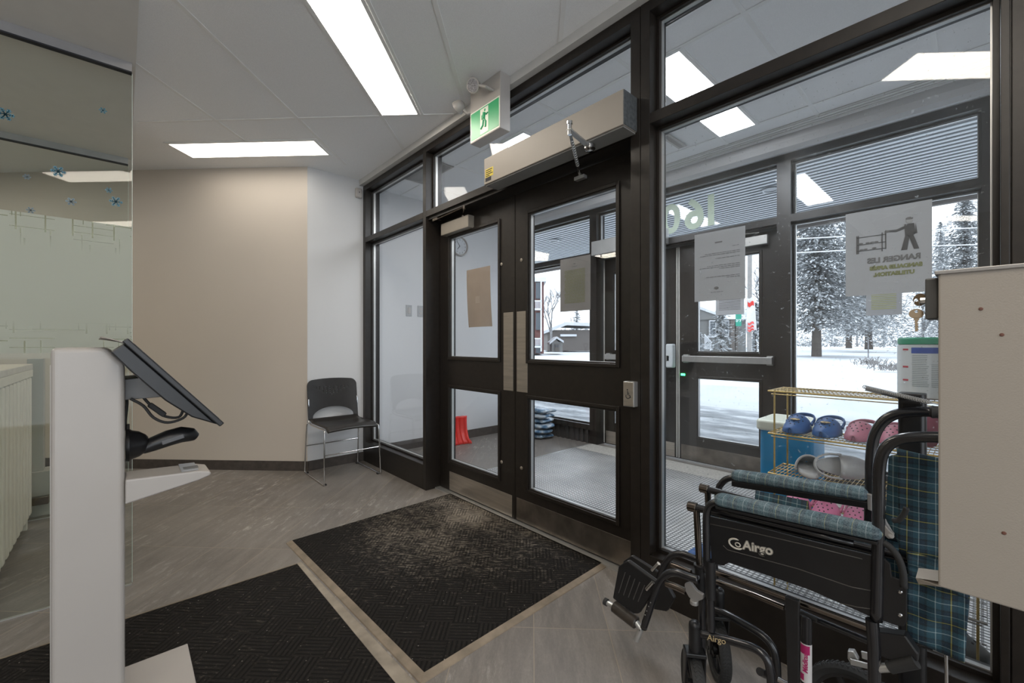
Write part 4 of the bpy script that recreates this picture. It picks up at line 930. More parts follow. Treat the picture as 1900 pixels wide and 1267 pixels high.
def clog(name, label, m, loc, rz, L=.165, strap=True, group=None, tilt=(0, 0), decor=None, slide=False):
    t = thing(name, label, 'shoe', loc, group); k = L/.165
    def sole(a, b):
        u = a*2*math.pi; c, s_ = math.cos(u), math.sin(u)
        x = .082*c; w = .034+.006*(c > -2)*c*.8; y = w*math.copysign(abs(s_)**.85, s_)
        f = [0, .96, 1.0, .97, .9, 0][int(round(b*5))]; zz = [0, 0, .006, .016, .018, .018][int(round(b*5))]
        return Vector((x*f, y*f, zz+.004*max(0, c)*1.0))*k
    MB().grid(sole, 28, 5).build('sole', m, t, smooth='all', local=True)
    def upper(a, b):
        th = math.pi*a; x = .085-.098*b; 
        w = .040*math.sqrt(max(0, 1-((x-.012)/.074)**2)) if x > .012 else .040
        w = max(w, .002); h = (.014+.040*min(1, b*1.2)**1.15)
        return Vector((x, -w*math.cos(th)*1.0, .006+(h+.004)*math.sin(th)**.8))*k
    o = MB().grid(upper, 22, 14).build('upper', m, t, smooth='all', local=True, solid=.004*k)
    if not slide:
        mb = MB()
        for bx, cnt in ((.055, 2), (.040, 3), (.024, 4), (.008, 3)):
            for i in range(cnt):
                a = .5+(i-(cnt-1)/2)*.13; b = (.085-bx)/.098; p = upper(a, b); q = upper(a+.01, b)-p; r_ = upper(a, b+.02)-p
                nn = q.cross(r_).normalized(); nn = nn if nn.z > 0 else -nn
                mb.lathe([(.001, 0), (.0026*k, .0001), (.0026*k, .0030*k), (.001, .0031*k)], p, nn, 10)
        mb.build('vent_holes', M['hole'], t, local=True)['kind'] = 'stuff'
    if strap:
        pts = [Vector((-.012, -.040, .034)), Vector((-.045, -.040, .048)), Vector((-.078, -.024, .056)), Vector((-.088, 0, .058)), Vector((-.078, .024, .056)), Vector((-.045, .040, .048)), Vector((-.012, .040, .034))]
        MB().tube([p*k for p in pts], .0038*k, 8, smooth_n=4, rz=2.0).build('heel_strap', m, t, smooth='all', local=True)
        mb = MB()
        for s in (-1, 1): mb.lathe([(.001, -.004*k), (.007*k, -.003*k), (.007*k, .003*k), (.001, .004*k)], (-.012*k, s*.042*k, .034*k), YA, 12)
        mb.build('strap_rivet', m, t, local=True)
    if decor:
        p = upper(.5, .55); MB().ell(p+ZA*.004, .015*k, .017*k, .003).build('charm', decor, t, local=True)
    t.rotation_euler = (math.radians(tilt[0]), math.radians(tilt[1]), rz); return t
z2 = SH[1]+.0052
R = math.radians
dec = mat('multicoloured charm print', (.42, .33, .18), .5, var=.8, scale=120)
clog('clog', 'blue child clog at the left end of the rack shelf', M['croc_blue'], (-.515, 2.075, z2), R(-95), .178, decor=dec)
clog('clog', 'blue child clog with charms beside the dusty pink pair', M['croc_blue'], (-.415, 2.080, z2), R(-93), .178, decor=dec)
clog('clog', 'dusty pink clog next to the blue pair', M['croc_pink'], (-.312, 2.08, z2), R(-96), .174)
clog('clog', 'dusty pink clog just left of the wheelchair handle', M['croc_pink'], (-.214, 2.08, z2), R(-92), .174)
clog('clog', 'pink clog standing on its heel left of the black pole', M['croc_pink'], (-.125, 2.065, z2+.062), R(-92), .15, tilt=(0, -58))
clog('clog', 'pink clog right of the black pole against the cabinet edge', M['croc_pink'], (-.038, 2.08, z2), R(-92), .155)
z3 = SH[2]+.0052
clog('slide_sandal', 'light grey slide sandal lying toward the viewer on the third tier', M['croc_white'], (-.480, 2.085, z3), R(108), .19, strap=False, slide=True)
clog('slide_sandal', 'light grey sandal propped up on its side behind the other grey one', M['croc_white'], (-.375, 2.105, z3+.045), R(20), .18, strap=True, slide=True, tilt=(78, 0))
z4 = SH[3]+.0052
clog('clog', 'bright pink clog at the left of the lower pink row', M['croc_rose'], (-.515, 2.075, z4), R(-98), .173)
clog('clog', 'bright pink clog in the middle of the lower pink row', M['croc_rose'], (-.418, 2.075, z4), R(-94), .173)
clog('clog', 'bright pink clog at the right of the lower pink row', M['croc_rose'], (-.320, 2.075, z4), R(-92), .173)
clog('clog', 'greyish white clog right of the lower pink row', M['croc_white'], (-.222, 2.075, z4), R(-90), .173)
z6 = SH[5]+.0052
clog('clog', 'dark grey adult clog on the low tier near the right frame', M['croc_black'], (-.095, 2.07, z6), R(-14), .23)
clog('clog', 'child clog in blue with orange charms on the grille beside the rack', M['croc_blue'], (-1.02, 2.34, .0045), R(-130), .17, decor=mat('orange charm', (.55, .20, .04), .5))
# blue bin with pale lid
t = thing('pedal_bin', 'tall blue plastic bin with a pale lid behind the shoe rack', 'bin', (-.70, 2.62, 0))
MB().prism([(x, y, .0065) for x, y in rr(-.80, -.56, 2.50, 2.76, .03)], (0, 0, .70)).build('body', M['bin'], t, smooth=True, bevel=.004)
MB().prism([(x, y, .707) for x, y in rr(-.815, -.545, 2.485, 2.775, .035)], (0, 0, .055)).build('lid', M['signw'], t, smooth=True, bevel=.012, bseg=3)

# wipes canister on the rack
t = thing('wipes_canister', 'white disinfectant wipes canister with green lid on top of the rack', 'canister', (-.135, 2.08, SH[0]))
cc = Vector((-.140, 2.085, SH[0]+.0045)); cr = .069
MB().lathe([(.058, 0), (cr, .006), (cr, .185), (.060, .192)], cc, ZA, 36).build('tub', M['canw'], t, smooth=True)
MB().lathe([(.060, .188), (.0685, .190), (.0685, .208), (.062, .213), (.001, .214)], cc, ZA, 36).build('lid', M['lidg'], t, smooth=True)
def arc_patch(a0, a1, z0, z1, m, name, lift=.0008, par=t):
    MB().grid(lambda a, b: cc+Vector((math.cos(a0+(a1-a0)*a)*(cr+lift), math.sin(a0+(a1-a0)*a)*(cr+lift), z0+(z1-z0)*b)), 14, 1).build(name, m, par, smooth='all')
ac = math.atan2(-cc.y, -cc.x)   # side that faces the lobby
arc_patch(ac-.45, ac+1.1, .158, .178, M['labelb'], 'blue_title_band')
for z, w in ((.172, 1), (.112, 1), (.066, .8)): arc_patch(ac-.85, ac-.58, z-.004, z+.002, M['labelr'], 'red_heading')
z = .150; random.seed(5)
while z > .04:
    arc_patch(ac-.42, ac+.20-random.uniform(0, .1), z, z+.0018, M['labelt'], 'fine_print')
    if z < .12: arc_patch(ac+.28, ac+.95, z, z+.0015, M['labelt'], 'fine_print')
    z -= .0062

# stand: black pole with notebook tray
t = thing('pole_stand', 'black floor standing pole behind the wheelchair with a slim tray on top', 'stand', (-.13, 1.60, 0))
px_, py_ = -.130, 1.610
MB().prism([(x, y, .013) for x, y in rr(px_-.028, px_+.028, py_-.028, py_+.028, .012)], (0, 0, 1.012)).build('pole', M['plastic'], t, smooth=True, bevel=.002)
MB().box(px_-.08, px_+.16, py_-.032, py_+.125, .0006, .013).build('foot_plate', M['plastic'], t, bevel=.003)
a, b = at(1614, 720, 1.64), at(1740, 750, 1.40)
d = (b-a).normalized(); n = ray(1677, 735).normalized(); n = (n-d*n.dot(d)).normalized(); u = n.cross(d); u = u if u.z > 0 else -u
c_ = (a+b)/2
MB().obox(Vector((px_, py_-.020, 1.004)), XA, YA, ZA, .020, .036, .003).build('tray_plate', M['plastic'], t)
nb = thing('spiral_notebook', 'thin spiral bound notebook lying on the pole stand', 'notebook', c_)
L2 = (b-a).length/2
MB().obox(c_+n*.012, d, n, u, L2, .022, .0016).build('pages', M['paper'], nb, bevel=.001); MB().obox(c_-d*L2*.72+n*.012-u*.006, d, n, u, L2*.28, .022, .0045).build('cover', mat('grey notebook cover', (.16, .16, .16), .5), nb)
mb = MB(); k = 30
for i in range(k):
    p = a.lerp(b, (i+.5)/k)-n*.016
    mb.tube([p+n*(.0045*math.cos(q))+u*(.0045*math.sin(q)) for q in [j*math.pi/4 for j in range(8)]], .0011, 5, closed=True)
mb.build('spiral_binding', M['greyw'], nb, smooth=True)

# ================================================================ CABINET WITH KEYS (RIGHT EDGE)
t = thing('key_cabinet', 'beige metal cabinet with lock on a floor post at the right edge', 'cabinet', (.10, 1.0, 0))
bx0, bx1, by0, by1, bz0, bz1 = -.047, .30, .95, 1.10, .778, 1.272
MB().box(bx0, bx1, by0, by0+.012, bz0, bz1).build('door_panel', M['beige'], t, bevel=.0025)
MB().box(bx0+.004, bx1, by0+.012, by1, bz0+.004, bz1-.004).build('body', M['beige'], t, bevel=.002)
MB().box(bx0-.004, bx1, by0-.003, by1, bz1-.003, bz1+.003).build('top_trim', M['grayplate'], t, bevel=.001)
a1, a2 = at(1700, 1073, 1.02), at(1702, 1082, 1.02)
MB().prism([at(1699, 1072, 1.03), at(1704, 1083, 1.03), at(1745, 1089, 1.0), at(1868, 1104, .98), at(1868, 1095, .98), at(1745, 1079, 1.0)], (0, .05, 0)).build('bottom_flange', M['beige'], t)
MB().box(bx0-.016, bx0-.0005, .965, 1.02, 1.20, bz1-.006).build('lock_housing', mat('dark grey lock case', (.07, .07, .07), .4), t, bevel=.002)
MB().box(.16, .22, 1.00, 1.06, .013, bz0+.004).build('post', M['beige'], t, bevel=.003); MB().box(.02, .36, .88, 1.18, .0006, .013).build('foot_plate', M['beige'], t, bevel=.003)
MB().lathe([(.006, 0), (.006, .006), (.001, .007)], (bx0-.016, .975, 1.231), (-1, 0, 0), 12).build('lock_cylinder', M['chrome'], t)
for px, py in ((1820, 573), (1859, 621), (1863, 989)):
    p = at(px, py, by0); MB().lathe([(.0026, 0), (.0022, .0010), (.001, .0012)], p, (0, -1, 0), 10).build('rivet', mat('rusty rivet', (.12, .05, .035), .6), t)
def key(name, lab, c, ax, up, L, par):
    """key: bow disc at c with hole, blade running along ax"""
    ax, up = Vector(ax).normalized(), Vector(up).normalized(); nn = ax.cross(up).normalized(); k = L/.048; r = .0105*k; mb = MB(); N = 24; vs = []; 
    for z in (-.0008, .0008):
        for j in range(N):
            q = 2*math.pi*j/N; vs.append(c+ax*(math.cos(q)*r)+up*(math.sin(q)*r*1.15)+nn*z)
        for j in range(N):
            q = 2*math.pi*j/N; vs.append(c-ax*(r*.45)+ax*(math.cos(q)*r*.28)+up*(math.sin(q)*r*.28)+nn*z)
    fs = []
    for j in range(N):
        jj = (j+1) % N; fs += [(j, jj, N+jj, N+j), (2*N+j, 3*N+j, 3*N+jj, 2*N+jj), (j, 2*N+j, 2*N+jj, jj), (N+j, N+jj, 3*N+jj, 3*N+j)]
    mb.add(vs, fs)
    bl = [(r*.8, -.0042*k), (r*.8, .0042*k), (r*1.35, .0042*k), (r*1.35, .0030*k)]
    x = r*1.35; i = 0
    while x < L-.012*k: bl += [(x, (.0028-.0012*(i % 2))*k), (x+.003*k, (.0028-.0012*(i % 2))*k)]; x += .003*k; i += 1
    bl += [(L-.010*k, 0), (x, -.0026*k), (r*1.35, -.0026*k), (r*1.35, -.0042*k)]
    mb.prism([c+ax*p+up*q-nn*.0008 for p, q in bl], nn*.0016)
    o = mb.build(name, M['brass'], par); return o
kt = thing('key_ring', 'two worn brass keys, one in the cabinet lock and one hanging below it', 'keys', (-.07, .97, 1.23))
c1 = at(1707, 556, .975); key('key', '', c1, (1, 0, .08), (0, -.25, 1), .040, kt)
c2 = at(1700, 582, .972); key('key', '', c2, (.02, 0, -1), (1, .3, 0), .037, kt)
rc = (c1+Vector((-.004, 0, 0))+c2+Vector((0, 0, .006)))/2
mb = MB(); mb.tube([rc+Vector((.0035*math.cos(q), .002*math.cos(q), .011*math.sin(q))) for q in [j*math.pi/8 for j in range(16)]], .0006, 6, closed=True)
mb.build('ring', M['chrome'], kt, smooth=True)

# ================================================================ FOLDED WHEELCHAIR
NY, FY2, MY = 1.27, 1.53, 1.36
def N_(*p): return [at(x, y, NY) for x, y in p]
def F_(*p): return [at(x, y, FY2) for x, y in p]
def Mid(*p, Y=MY): return [at(x, y, Y) for x, y in p]
wc = thing('wheelchair', 'folded black wheelchair with teal tartan upholstery beside the large window', 'wheelchair', (-.35, 1.40, 0))
BT = M['black_tube']
# near arm
MB().tube(N_((1312, 1062), (1311, 1000), (1311, 958), (1314, 943), (1322, 934), (1336, 933), (1370, 941)), .0105, 14, smooth_n=5).build('arm_tube', BT, wc, smooth='all')
MB().tube(N_((1322, 944), (1400, 963), (1500, 987), (1584, 1008)), .007, 12).build('arm_rail', BT, wc, smooth='all')
def pad(p, q, rx, rz, name, m):
    d = (q-p); L = d.length; d = d.normalized(); n = d.cross(ZA).normalized(); u = n.cross(d)
    def f(a, b):
        s_ = a; e = min(1, math.sqrt(max(0, 1-(max(0, .055-s_)/.055)**2))) * min(1, math.sqrt(max(0, 1-(max(0, s_-.945)/.055)**2)))
        e = max(e, .05); th = 2*math.pi*b; c, s2 = math.cos(th), math.sin(th)
        return p+d*(L*s_)+n*(rx*e*math.copysign(abs(c)**.8, c))+u*(rz*e*math.copysign(abs(s2)**.75, s2))
    return MB().grid(f, 48, 24).build(name, m, wc, smooth='all')
pa, pb = at(1326, 924, NY), at(1642, 990, NY)
pad(pa, pb, .027, .017, 'arm_pad', M['plaid_arm'])
MB().obox((pa+pb)/2-ZA*.020, (pb-pa).normalized(), YA, ZA, (pb-pa).length/2-.01, .020, .004).build('arm_pad_base', M['plastic'], wc, bevel=.002)
# side panel
sp = [(1314, 957), (1400, 976), (1500, 1002), (1600, 1026), (1640, 1036), (1652, 1046), (1655, 1070), (1674, 1077), (1683, 1092), (1683, 1154), (1676, 1163), (1664, 1161), (1612, 1143), (1500, 1094), (1400, 1060), (1352, 1044), (1342, 1050), (1320, 1046)]
po = MB().prism(N_(*sp), (0, .006, 0)).build('side_panel', M['plastic'], wc, bevel=.002)
def ridge(pts, r=.0012): return MB().tube([p-YA*.0004 for p in N_(*pts)], r, 6)
gl = mat('satin black ridge', (.07, .065, .06), .35)
for q in ([(1342, 1012), (1350, 1020), (1480, 1055), (1580, 1089), (1618, 1096)], [(1318, 972), (1400, 989), (1500, 1012), (1600, 1037)], [(1560, 1119), (1590, 1126), (1618, 1130)]):
    ridge(q).build('pressed_ridge', gl, po, smooth='all')
for x, y in ((1670, 1098), (1670, 1141)):
    MB().lathe([(.001, 0), (.0045, .0008), (.003, .003), (.001, .0033)], at(x, y, NY), (0, -1, 0), 12).build('bolt', M['chrome'], wc, smooth=True)
# logo lettering
pl = at(1378, 1018, NY-.0025); e1 = (at(1430, 1029, NY-.0025)-pl).normalized()
lo = mat('pale logo print', (.52, .49, .43), .5); lb = mat('grey logo outline', (.20, .19, .17), .5)
text('Airgo', .033, lb, pl+YA*.0006, e1, ZA, po, bold=.0022); text('Airgo', .033, lo, pl, e1, ZA, po, bold=.0004)
mb = MB(); c0 = at(1366, 1009, NY-.002)
mb.tube([c0+XA*(.014*math.cos(a)*1.35)+ZA*(.013*math.sin(a)) for a in [math.radians(70+i*18) for i in range(15)]], [.0008]+[.0026]*13+[.0012], 6)
mb.tube([c0+XA*.004+ZA*-.001+XA*(.0065*math.cos(a))+ZA*(.0055*math.sin(a)) for a in [i*math.pi/6 for i in range(12)]], .0016, 6, closed=True)
mb.build('logo_swirl', lo, po, smooth='all')
# far arm
fa, fb = at(1357, 880, FY2), at(1618, 918, FY2)
pad(fa, fb, .027, .018, 'arm_pad', M['plaid_arm'])
MB().obox((fa+fb)/2-ZA*.026, (fb-fa).normalized(), YA, ZA, (fb-fa).length/2-.006, .018, .010).build('arm_pad_base', M['plastic'], wc, bevel=.003)
MB().tube(F_((1333, 1000), (1333, 915), (1338, 898), (1350, 888), (1370, 886), (1400, 892)), .0105, 12, smooth_n=5).build('arm_tube', BT, wc, smooth='all')
fsp = [(1336, 915), (1610, 962), (1612, 1000), (1336, 960)]
# seat rails and folded sling
s0, s1 = at(1284, 940, 1.335), Vector((-.04, 1.345, .668)); f0, f1 = at(1306, 906, 1.445), Vector((-.04, 1.455, .668))
for p, q in ((s0, s1), (f0, f1)):
    d = (q-p).normalized(); q = p+d*.56
    MB().tube([p, q], .0112, 14).build('seat_rail', BT, wc, smooth=True)
    MB().tube([p-d*.012, p+d*.016], .0150, 14).build('rail_end_cap', M['bronze'], wc, smooth=True, bevel=.002)
def sling(a, b):
    # from near rail, down and up to far rail
    th = math.pi*b; p = s0.lerp(s1, .06+.9*a); q = f0.lerp(f1, .06+.9*a); m_ = p.lerp(q, .5-.5*math.cos(th))
    return m_+ZA*(.010-.115*math.sin(th)+.004*math.sin(a*23)*math.sin(th))
MB().grid(sling, 30, 16).build('seat_sling', M['plaid'], wc, smooth='all', solid=.004)
fd0, fd1 = at(1402, 916, 1.40), at(1500, 936, 1.40)
MB().grid(lambda a, b: fd0.lerp(fd1, a)+ZA*(.008-.05*abs(b-.5)*2)+YA*((b-.5)*.03), 12, 6).build('sling_fold', M['plaid'], wc, smooth='all', solid=.004)
# front posts
MB().tube([at(1292, 940, 1.335), at(1298, 1052, 1.335)], .0098, 14).build('front_post', M['bronze'], wc, smooth=True)
MB().tube([at(1313, 908, 1.445), at(1317, 1020, 1.445)], .0098, 14).build('front_post', M['bronze'], wc, smooth=True)
MB().tube([at(1298, 1050, 1.335), at(1300, 1104, 1.335)], .0145, 16).tube([at(1298, 1047, 1.335), at(1298, 1053, 1.335)], .017, 16).build('post_sleeve', M['plastic'], wc, smooth=True, bevel=.001)
MB().tube(N_((1318, 1040), (1319, 1110)), .014, 16).build('frame_sleeve', M['plastic'], wc, smooth=True)
MB().tube(N_((1318, 1100), (1320, 1170)), .0105, 14).build('front_frame_tube', BT, wc, smooth=True)
MB().tube([at(1302, 1100, 1.335), at(1304, 1290, 1.335)], .0105, 12).build('front_frame_tube', BT, wc, smooth=True)
MB().tube([at(1325, 1010, FY2), at(1330, 1160, FY2)], .0105, 12).build('front_frame_tube', BT, wc, smooth=True)
# side frame rails
MB().tube(Mid((1328, 1062), (1360, 1072), (1480, 1116), (1620, 1168), Y=1.33), .0085, 14).build('side_rail', M['bronze'], wc, smooth=True)
MB().tube(Mid((1330, 1079), (1400, 1104), (1455, 1127), Y=1.42), .0080, 12).build('cross_rod', M['bronze'], wc, smooth=True)
MB().tube(Mid((1478, 1132), (1520, 1152), (1612, 1190), Y=1.42), .0080, 12).build('cross_rod', M['black_tube'], wc, smooth=True)
MB().prism(N_((1456, 1106), (1482, 1116), (1482, 1300), (1462, 1300)), (0, .014, 0)).build('upright_bar', M['plastic'], wc, bevel=.002)
MB().tube(N_((1302, 1176), (1330, 1182), (1370, 1193), (1402, 1204), (1422, 1222), (1430, 1250), (1432, 1300)), .0108, 16, smooth_n=6).build('lower_frame_tube', BT, wc, smooth='all')
MB().tube(Mid((1320, 1128), (1345, 1138), (1380, 1157), (1412, 1177), (1433, 1200), (1441, 1230), (1443, 1290), Y=1.48), .0115, 16, smooth_n=6).build('lower_frame_tube', BT, wc, smooth='all')
q1 = at(1312, 1187, NY-.011); q2 = at(1352, 1197, NY-.011)
text('Airgo', .024, mat('gold outline print', (.42, .33, .19), .4), q1, (q2-q1), ZA, wc, bold=.0002)
MB().tube([at(1422, 1252, 1.33), at(1410, 1246, 1.28)], .010, 12).build('tube_plug', M['plastic'], wc, smooth=True)
MB().tube(Mid((1444, 1260), (1466, 1272), Y=1.42), .007, 12).build('cross_link', M['chrome'], wc, smooth=True)
MB().tube(Mid((1476, 1132), (1492, 1138), (1516, 1150), Y=1.39), .0055, 8).build('latch_pin', M['plastic'], wc, smooth=True)
# upright tube with the maker's label
lt0, lt1 = at(1496, 1142, 1.40), at(1496, 1300, 1.40)
MB().tube([lt0, lt1], .0135, 20).build('cross_tube', BT, wc, smooth=True)
lz0, lz1 = at(1496, 1262, 1.40).z, at(1496, 1191, 1.40).z; aa = math.atan2(-lt0.y, -lt0.x)
lab = MB().grid(lambda a, b: Vector((lt0.x+.0139*math.cos(aa-1.25+2.5*a), lt0.y+.0139*math.sin(aa-1.25+2.5*a), lz0+(lz1-lz0)*b)), 14, 1).build('tube_label', mat('white vinyl label', (.62, .60, .60), .4), wc, smooth='all')
def lp(a0, a1, b0, b1, m, nm, sl=0):
    return MB().grid(lambda a, b: Vector((lt0.x+.0141*math.cos(aa-1.25+2.5*(a0+(a1-a0)*a)), lt0.y+.0141*math.sin(aa-1.25+2.5*(a0+(a1-a0)*a)), lz0+(lz1-lz0)*(b0+(b1-b0)*b+sl*a*(1-b)))), 8, 2).build(nm, m, lab, smooth='all')
lp(.02, .75, .74, .97, M['magenta'], 'magenta_flash', -.0); lp(.0, .35, .05, .22, M['magenta'], 'magenta_flash', 0)
ro = (Vector((0, 0, CH))-Vector((lt0.x, lt0.y, CH))).normalized(); side = ZA.cross(ro)
text('Médicus', .0165, M['magenta'], Vector((lt0.x, lt0.y, lz0+.028))+ro*.0146+side*.003, ZA, -side, lab, bold=.0004, shear=.3)
# push handles and back posts
MB().tube(N_((1626, 1150), (1628, 1060), (1630, 957), (1631, 880), (1636, 845), (1648, 826), (1670, 815), (1700, 811), (1742, 811), (1775, 813)), .0118, 18, smooth_n=6).build('back_post', BT, wc, smooth='all')
MB().tube(F_((1612, 1100), (1613, 1000), (1615, 910), (1617, 840), (1624, 805), (1640, 781), (1665, 768), (1700, 764), (1728, 764)), .0130, 18, smooth_n=6).build('back_post', BT, wc, smooth='all')
hd = XA
for p, r_ in ((at(1775, 813, NY), .0155), (at(1730, 764, FY2), .0165)):
    MB().lathe([(r_*.8, 0), (r_, .004), (r_*.9, .012), (r_, .024), (r_*.9, .036), (r_, .048), (r_*.9, .06), (r_, .072), (r_, .09), (r_*.7, .096)], p-XA*.004, XA, 18).build('handle_grip', M['rubber'], wc, smooth=True)
MB().prism(N_((1617, 957), (1640, 961), (1643, 975), (1651, 985), (1659, 991), (1657, 999), (1648, 1000), (1637, 990), (1631, 976), (1618, 972)), (0, .012, 0)).tube([at(1653, 994, NY-.001), at(1653, 994, NY+.02)], .006, 12).build('arm_latch', M['grayplate'], wc, bevel=.002)
MB().prism(F_((1610, 912), (1620, 915), (1620, 945), (1612, 942)), (0, -.020, 0)).build('arm_latch', M['grayplate'], wc, bevel=.002)
MB().tube(N_((1622, 1000), (1645, 1010), (1664, 1030), (1675, 1060), (1677, 1090)), .007, 10, smooth_n=5).build('brake_cable', M['rubber'], wc, smooth='all')
# back upholstery, folded back
def quadsurf(c00, c10, c11, c01, Y0, Y1, wav, name, m, par=wc, nu=24, nv=18, sol=.006):
    def f(a, b):
        x = (c00[0]*(1-a)+c10[0]*a)*(1-b)+(c01[0]*(1-a)+c11[0]*a)*b; y = (c00[1]*(1-a)+c10[1]*a)*(1-b)+(c01[1]*(1-a)+c11[1]*a)*b
        return at(x, y, Y0+(Y1-Y0)*a+wav*math.sin(a*7+b*4)*math.sin(math.pi*a)+wav*.6*math.sin(b*13))
    return MB().grid(f, nu, nv).build(name, m, par, smooth='all', solid=sol)
quadsurf((1664, 832), (1775, 858), (1770, 1080), (1668, 1025), 1.315, 1.33, .004, 'back_sling', M['plaid'])
quadsurf((1650, 846), (1668, 842), (1676, 1020), (1644, 960), 1.325, 1.315, .002, 'back_sling_edge', M['plaid'])
quadsurf((1682, 1022), (1800, 1058), (1796, 1110), (1686, 1068), 1.300, 1.315, .004, 'pocket_flap', M['plaid'])
quadsurf((1683, 1066), (1800, 1100), (1789, 1228), (1682, 1182), 1.310, 1.325, .006, 'back_sling_lower', M['plaid'])
MB().tube(N_((1656, 966), (1668, 964), (1678, 952), (1682, 942)), .0055, 8, smooth_n=5).build('strap', M['rubber'], wc, smooth='all')
# rear lower frame, tipping lever, brake, wheels
MB().tube(N_((1618, 1150), (1622, 1200), (1623, 1300)), .0125, 16).build('rear_frame_tube', BT, wc, smooth=True)
MB().prism(N_((1622, 1172), (1680, 1180), (1704, 1214), (1704, 1228), (1650, 1226), (1622, 1212)), (0, .03, 0)).build('lever_plate', M['plastic'], wc, bevel=.003)
MB().tube(N_((1622, 1240), (1655, 1238)), .009, 12).build('tipping_tube', M['alu'], wc, smooth=True)
MB().tube(N_((1650, 1238), (1700, 1228)), .0125, 14).build('lever_grip', M['rubber'], wc, smooth=True)
MB().tube(Mid((1700, 1192), (1730, 1200), Y=1.42), .008, 10).build('axle_tube', BT, wc, smooth=True)
MB().tube(F_((1755, 1200), (1757, 1300)), .0038, 10).build('rear_rod', M['chrome'], wc, smooth=True)
def wheel(c, R_, w, name='wheel', ax=YA, spokes=8, hub=.018):
    o = MB().lathe([(R_*.80, -w*.30), (R_*.84, -w*.45), (R_*.94, -w*.5), (R_, -w*.22), (R_, w*.22), (R_*.94, w*.5), (R_*.84, w*.45), (R_*.80, w*.30), (R_*.80, -w*.30)], c, ax, 48)
    o.f = o.f[:-2]; n = 60; a0 = Vector(ax).normalized(); e1 = a0.orthogonal().normalized(); e2 = a0.cross(e1)
    for i in range(n):
        q = 2*math.pi*i/n; rd = e1*math.cos(q)+e2*math.sin(q); tn = a0.cross(rd)
        for s_ in (-1, 1): o.obox(Vector(c)+rd*(R_-.0005)+a0*(s_*w*.17), (a0*s_+tn*.7).normalized(), rd, (a0*s_+tn*.7).normalized().cross(rd), w*.14, .0018, R_*.022)
    tire = o.build('tire', M['rubber'], None, smooth=True); tire.name = 'tire'
    tire.parent = wc; tire.location = -wc.location
    m2 = MB().lathe([(R_*.72, -w*.22), (R_*.81, -w*.30), (R_*.81, w*.30), (R_*.72, w*.22), (R_*.72, -w*.22)], c, ax, 40); m2.f = m2.f[:-2]
    m2.lathe([(.001, -w*.55), (hub, -w*.5), (hub, w*.5), (.001, w*.55)], c, ax, 20)
    for i in range(spokes):
        q = 2*math.pi*i/spokes; rd = e1*math.cos(q)+e2*math.sin(q); m2.obox(Vector(c)+rd*(R_*.42), rd, a0.cross(rd), a0, R_*.34, .007, w*.12)
    m2.build('wheel_rim', M['plastic'], wc, smooth=True)
cn = at(1299, 1290, 1.30); RC = .100
def caster(hx, hy, Y, ang):
    top_ = at(hx, hy, Y); ax = Vector((math.cos(ang), math.sin(ang), 0)); tr_ = Vector((-math.sin(ang), math.cos(ang), 0)); c = Vector((top_.x, top_.y, RC+.0008))+tr_*.014
    MB().lathe([(.0175, -.075), (.0175, 0), (.016, .007), (.010, .013), (.001, .015)], top_, ZA, 24).build('caster_housing', M['plastic'], wc, smooth=True)
    mb = MB(); y0 = top_.z-.075; b = Vector((top_.x, top_.y, y0))
    mb.obox(b-ZA*.006, ax, tr_, ZA, .030, .022, .006)
    for s_ in (-1, 1):
        e = ax*(s_*.027); q = [b-tr_*.020+e, b+tr_*.020+e, c+tr_*.014+e-ZA*.014, c-tr_*.014+e-ZA*.014]
        mb.prism([p-ax*.003 for p in q], ax*.006)
    mb.cyl(c-ax*.034, c+ax*.034, .006); mb.build('caster_fork', M['plastic'], wc, bevel=.002)
    wheel(c, RC, .036, ax=ax)
caster(1289, 1160, 1.30, R(38)); caster(1334, 1098, 1.52, R(38))
wheel(Vector((at(1700, 1200, NY).x+.03, NY+.02, .1508)), .150, .034, spokes=5)
wheel(Vector((at(1590, 1240, FY2).x, 1.525, .1258)), .125, .034, spokes=5)
MB().prism(Mid((1572, 1208), (1584, 1209), (1592, 1224), (1592, 1232), (1578, 1232), (1572, 1222), Y=1.50), (0, .02, 0)).build('brake_lever', M['alu'], wc, bevel=.003)
MB().prism(Mid((1576, 1222), (1612, 1232), (1612, 1242), (1578, 1234), Y=1.49), (0, .006, 0)).prism(Mid((1597, 1208), (1612, 1212), (1612, 1226), (1599, 1222), Y=1.49), (0, .006, 0)).build('brake_plate', M['alu'], wc, bevel=.002)
# leg rests
def legrest(dx, dy, Y):
    P = lambda *p: [at(x+dx, y+dy, Y) for x, y in p]
    MB().tube(P((1296, 1076), (1280, 1071), (1258, 1063), (1243, 1063), (1232, 1070), (1222, 1084), (1212, 1110), (1203, 1138), (1194, 1165)), .0112, 16, smooth_n=5).build('hanger_tube', BT, wc, smooth='all')
    MB().tube(P((1236, 1082), (1254, 1089), (1272, 1097)), .0098, 12).build('hanger_rod', M['bronze'], wc, smooth=True)
    hp = MB()
    for x, y in ((1209, 1118), (1205.5, 1125), (1202, 1133.5), (1199, 1141)): hp.ell(at(x+dx-2, y+dy, Y-.0108), .0022, .0012, .0022, 8, 6)
    hp.build('adjuster_holes', M['chrome'], wc)['kind'] = 'stuff'
    MB().tube(P((1200, 1093), (1212, 1080)), .007, 10).build('footplate_hinge', M['chrome'], wc, smooth=True)
    return P
P = legrest(0, 0, 1.27)
MB().prism(P((1147, 1051), (1163, 1040), (1219, 1081), (1208, 1104), (1184, 1139), (1176, 1139), (1136, 1110)), (.006, .012, .004)).build('footplate', M['plastic'], wc, bevel=.004)
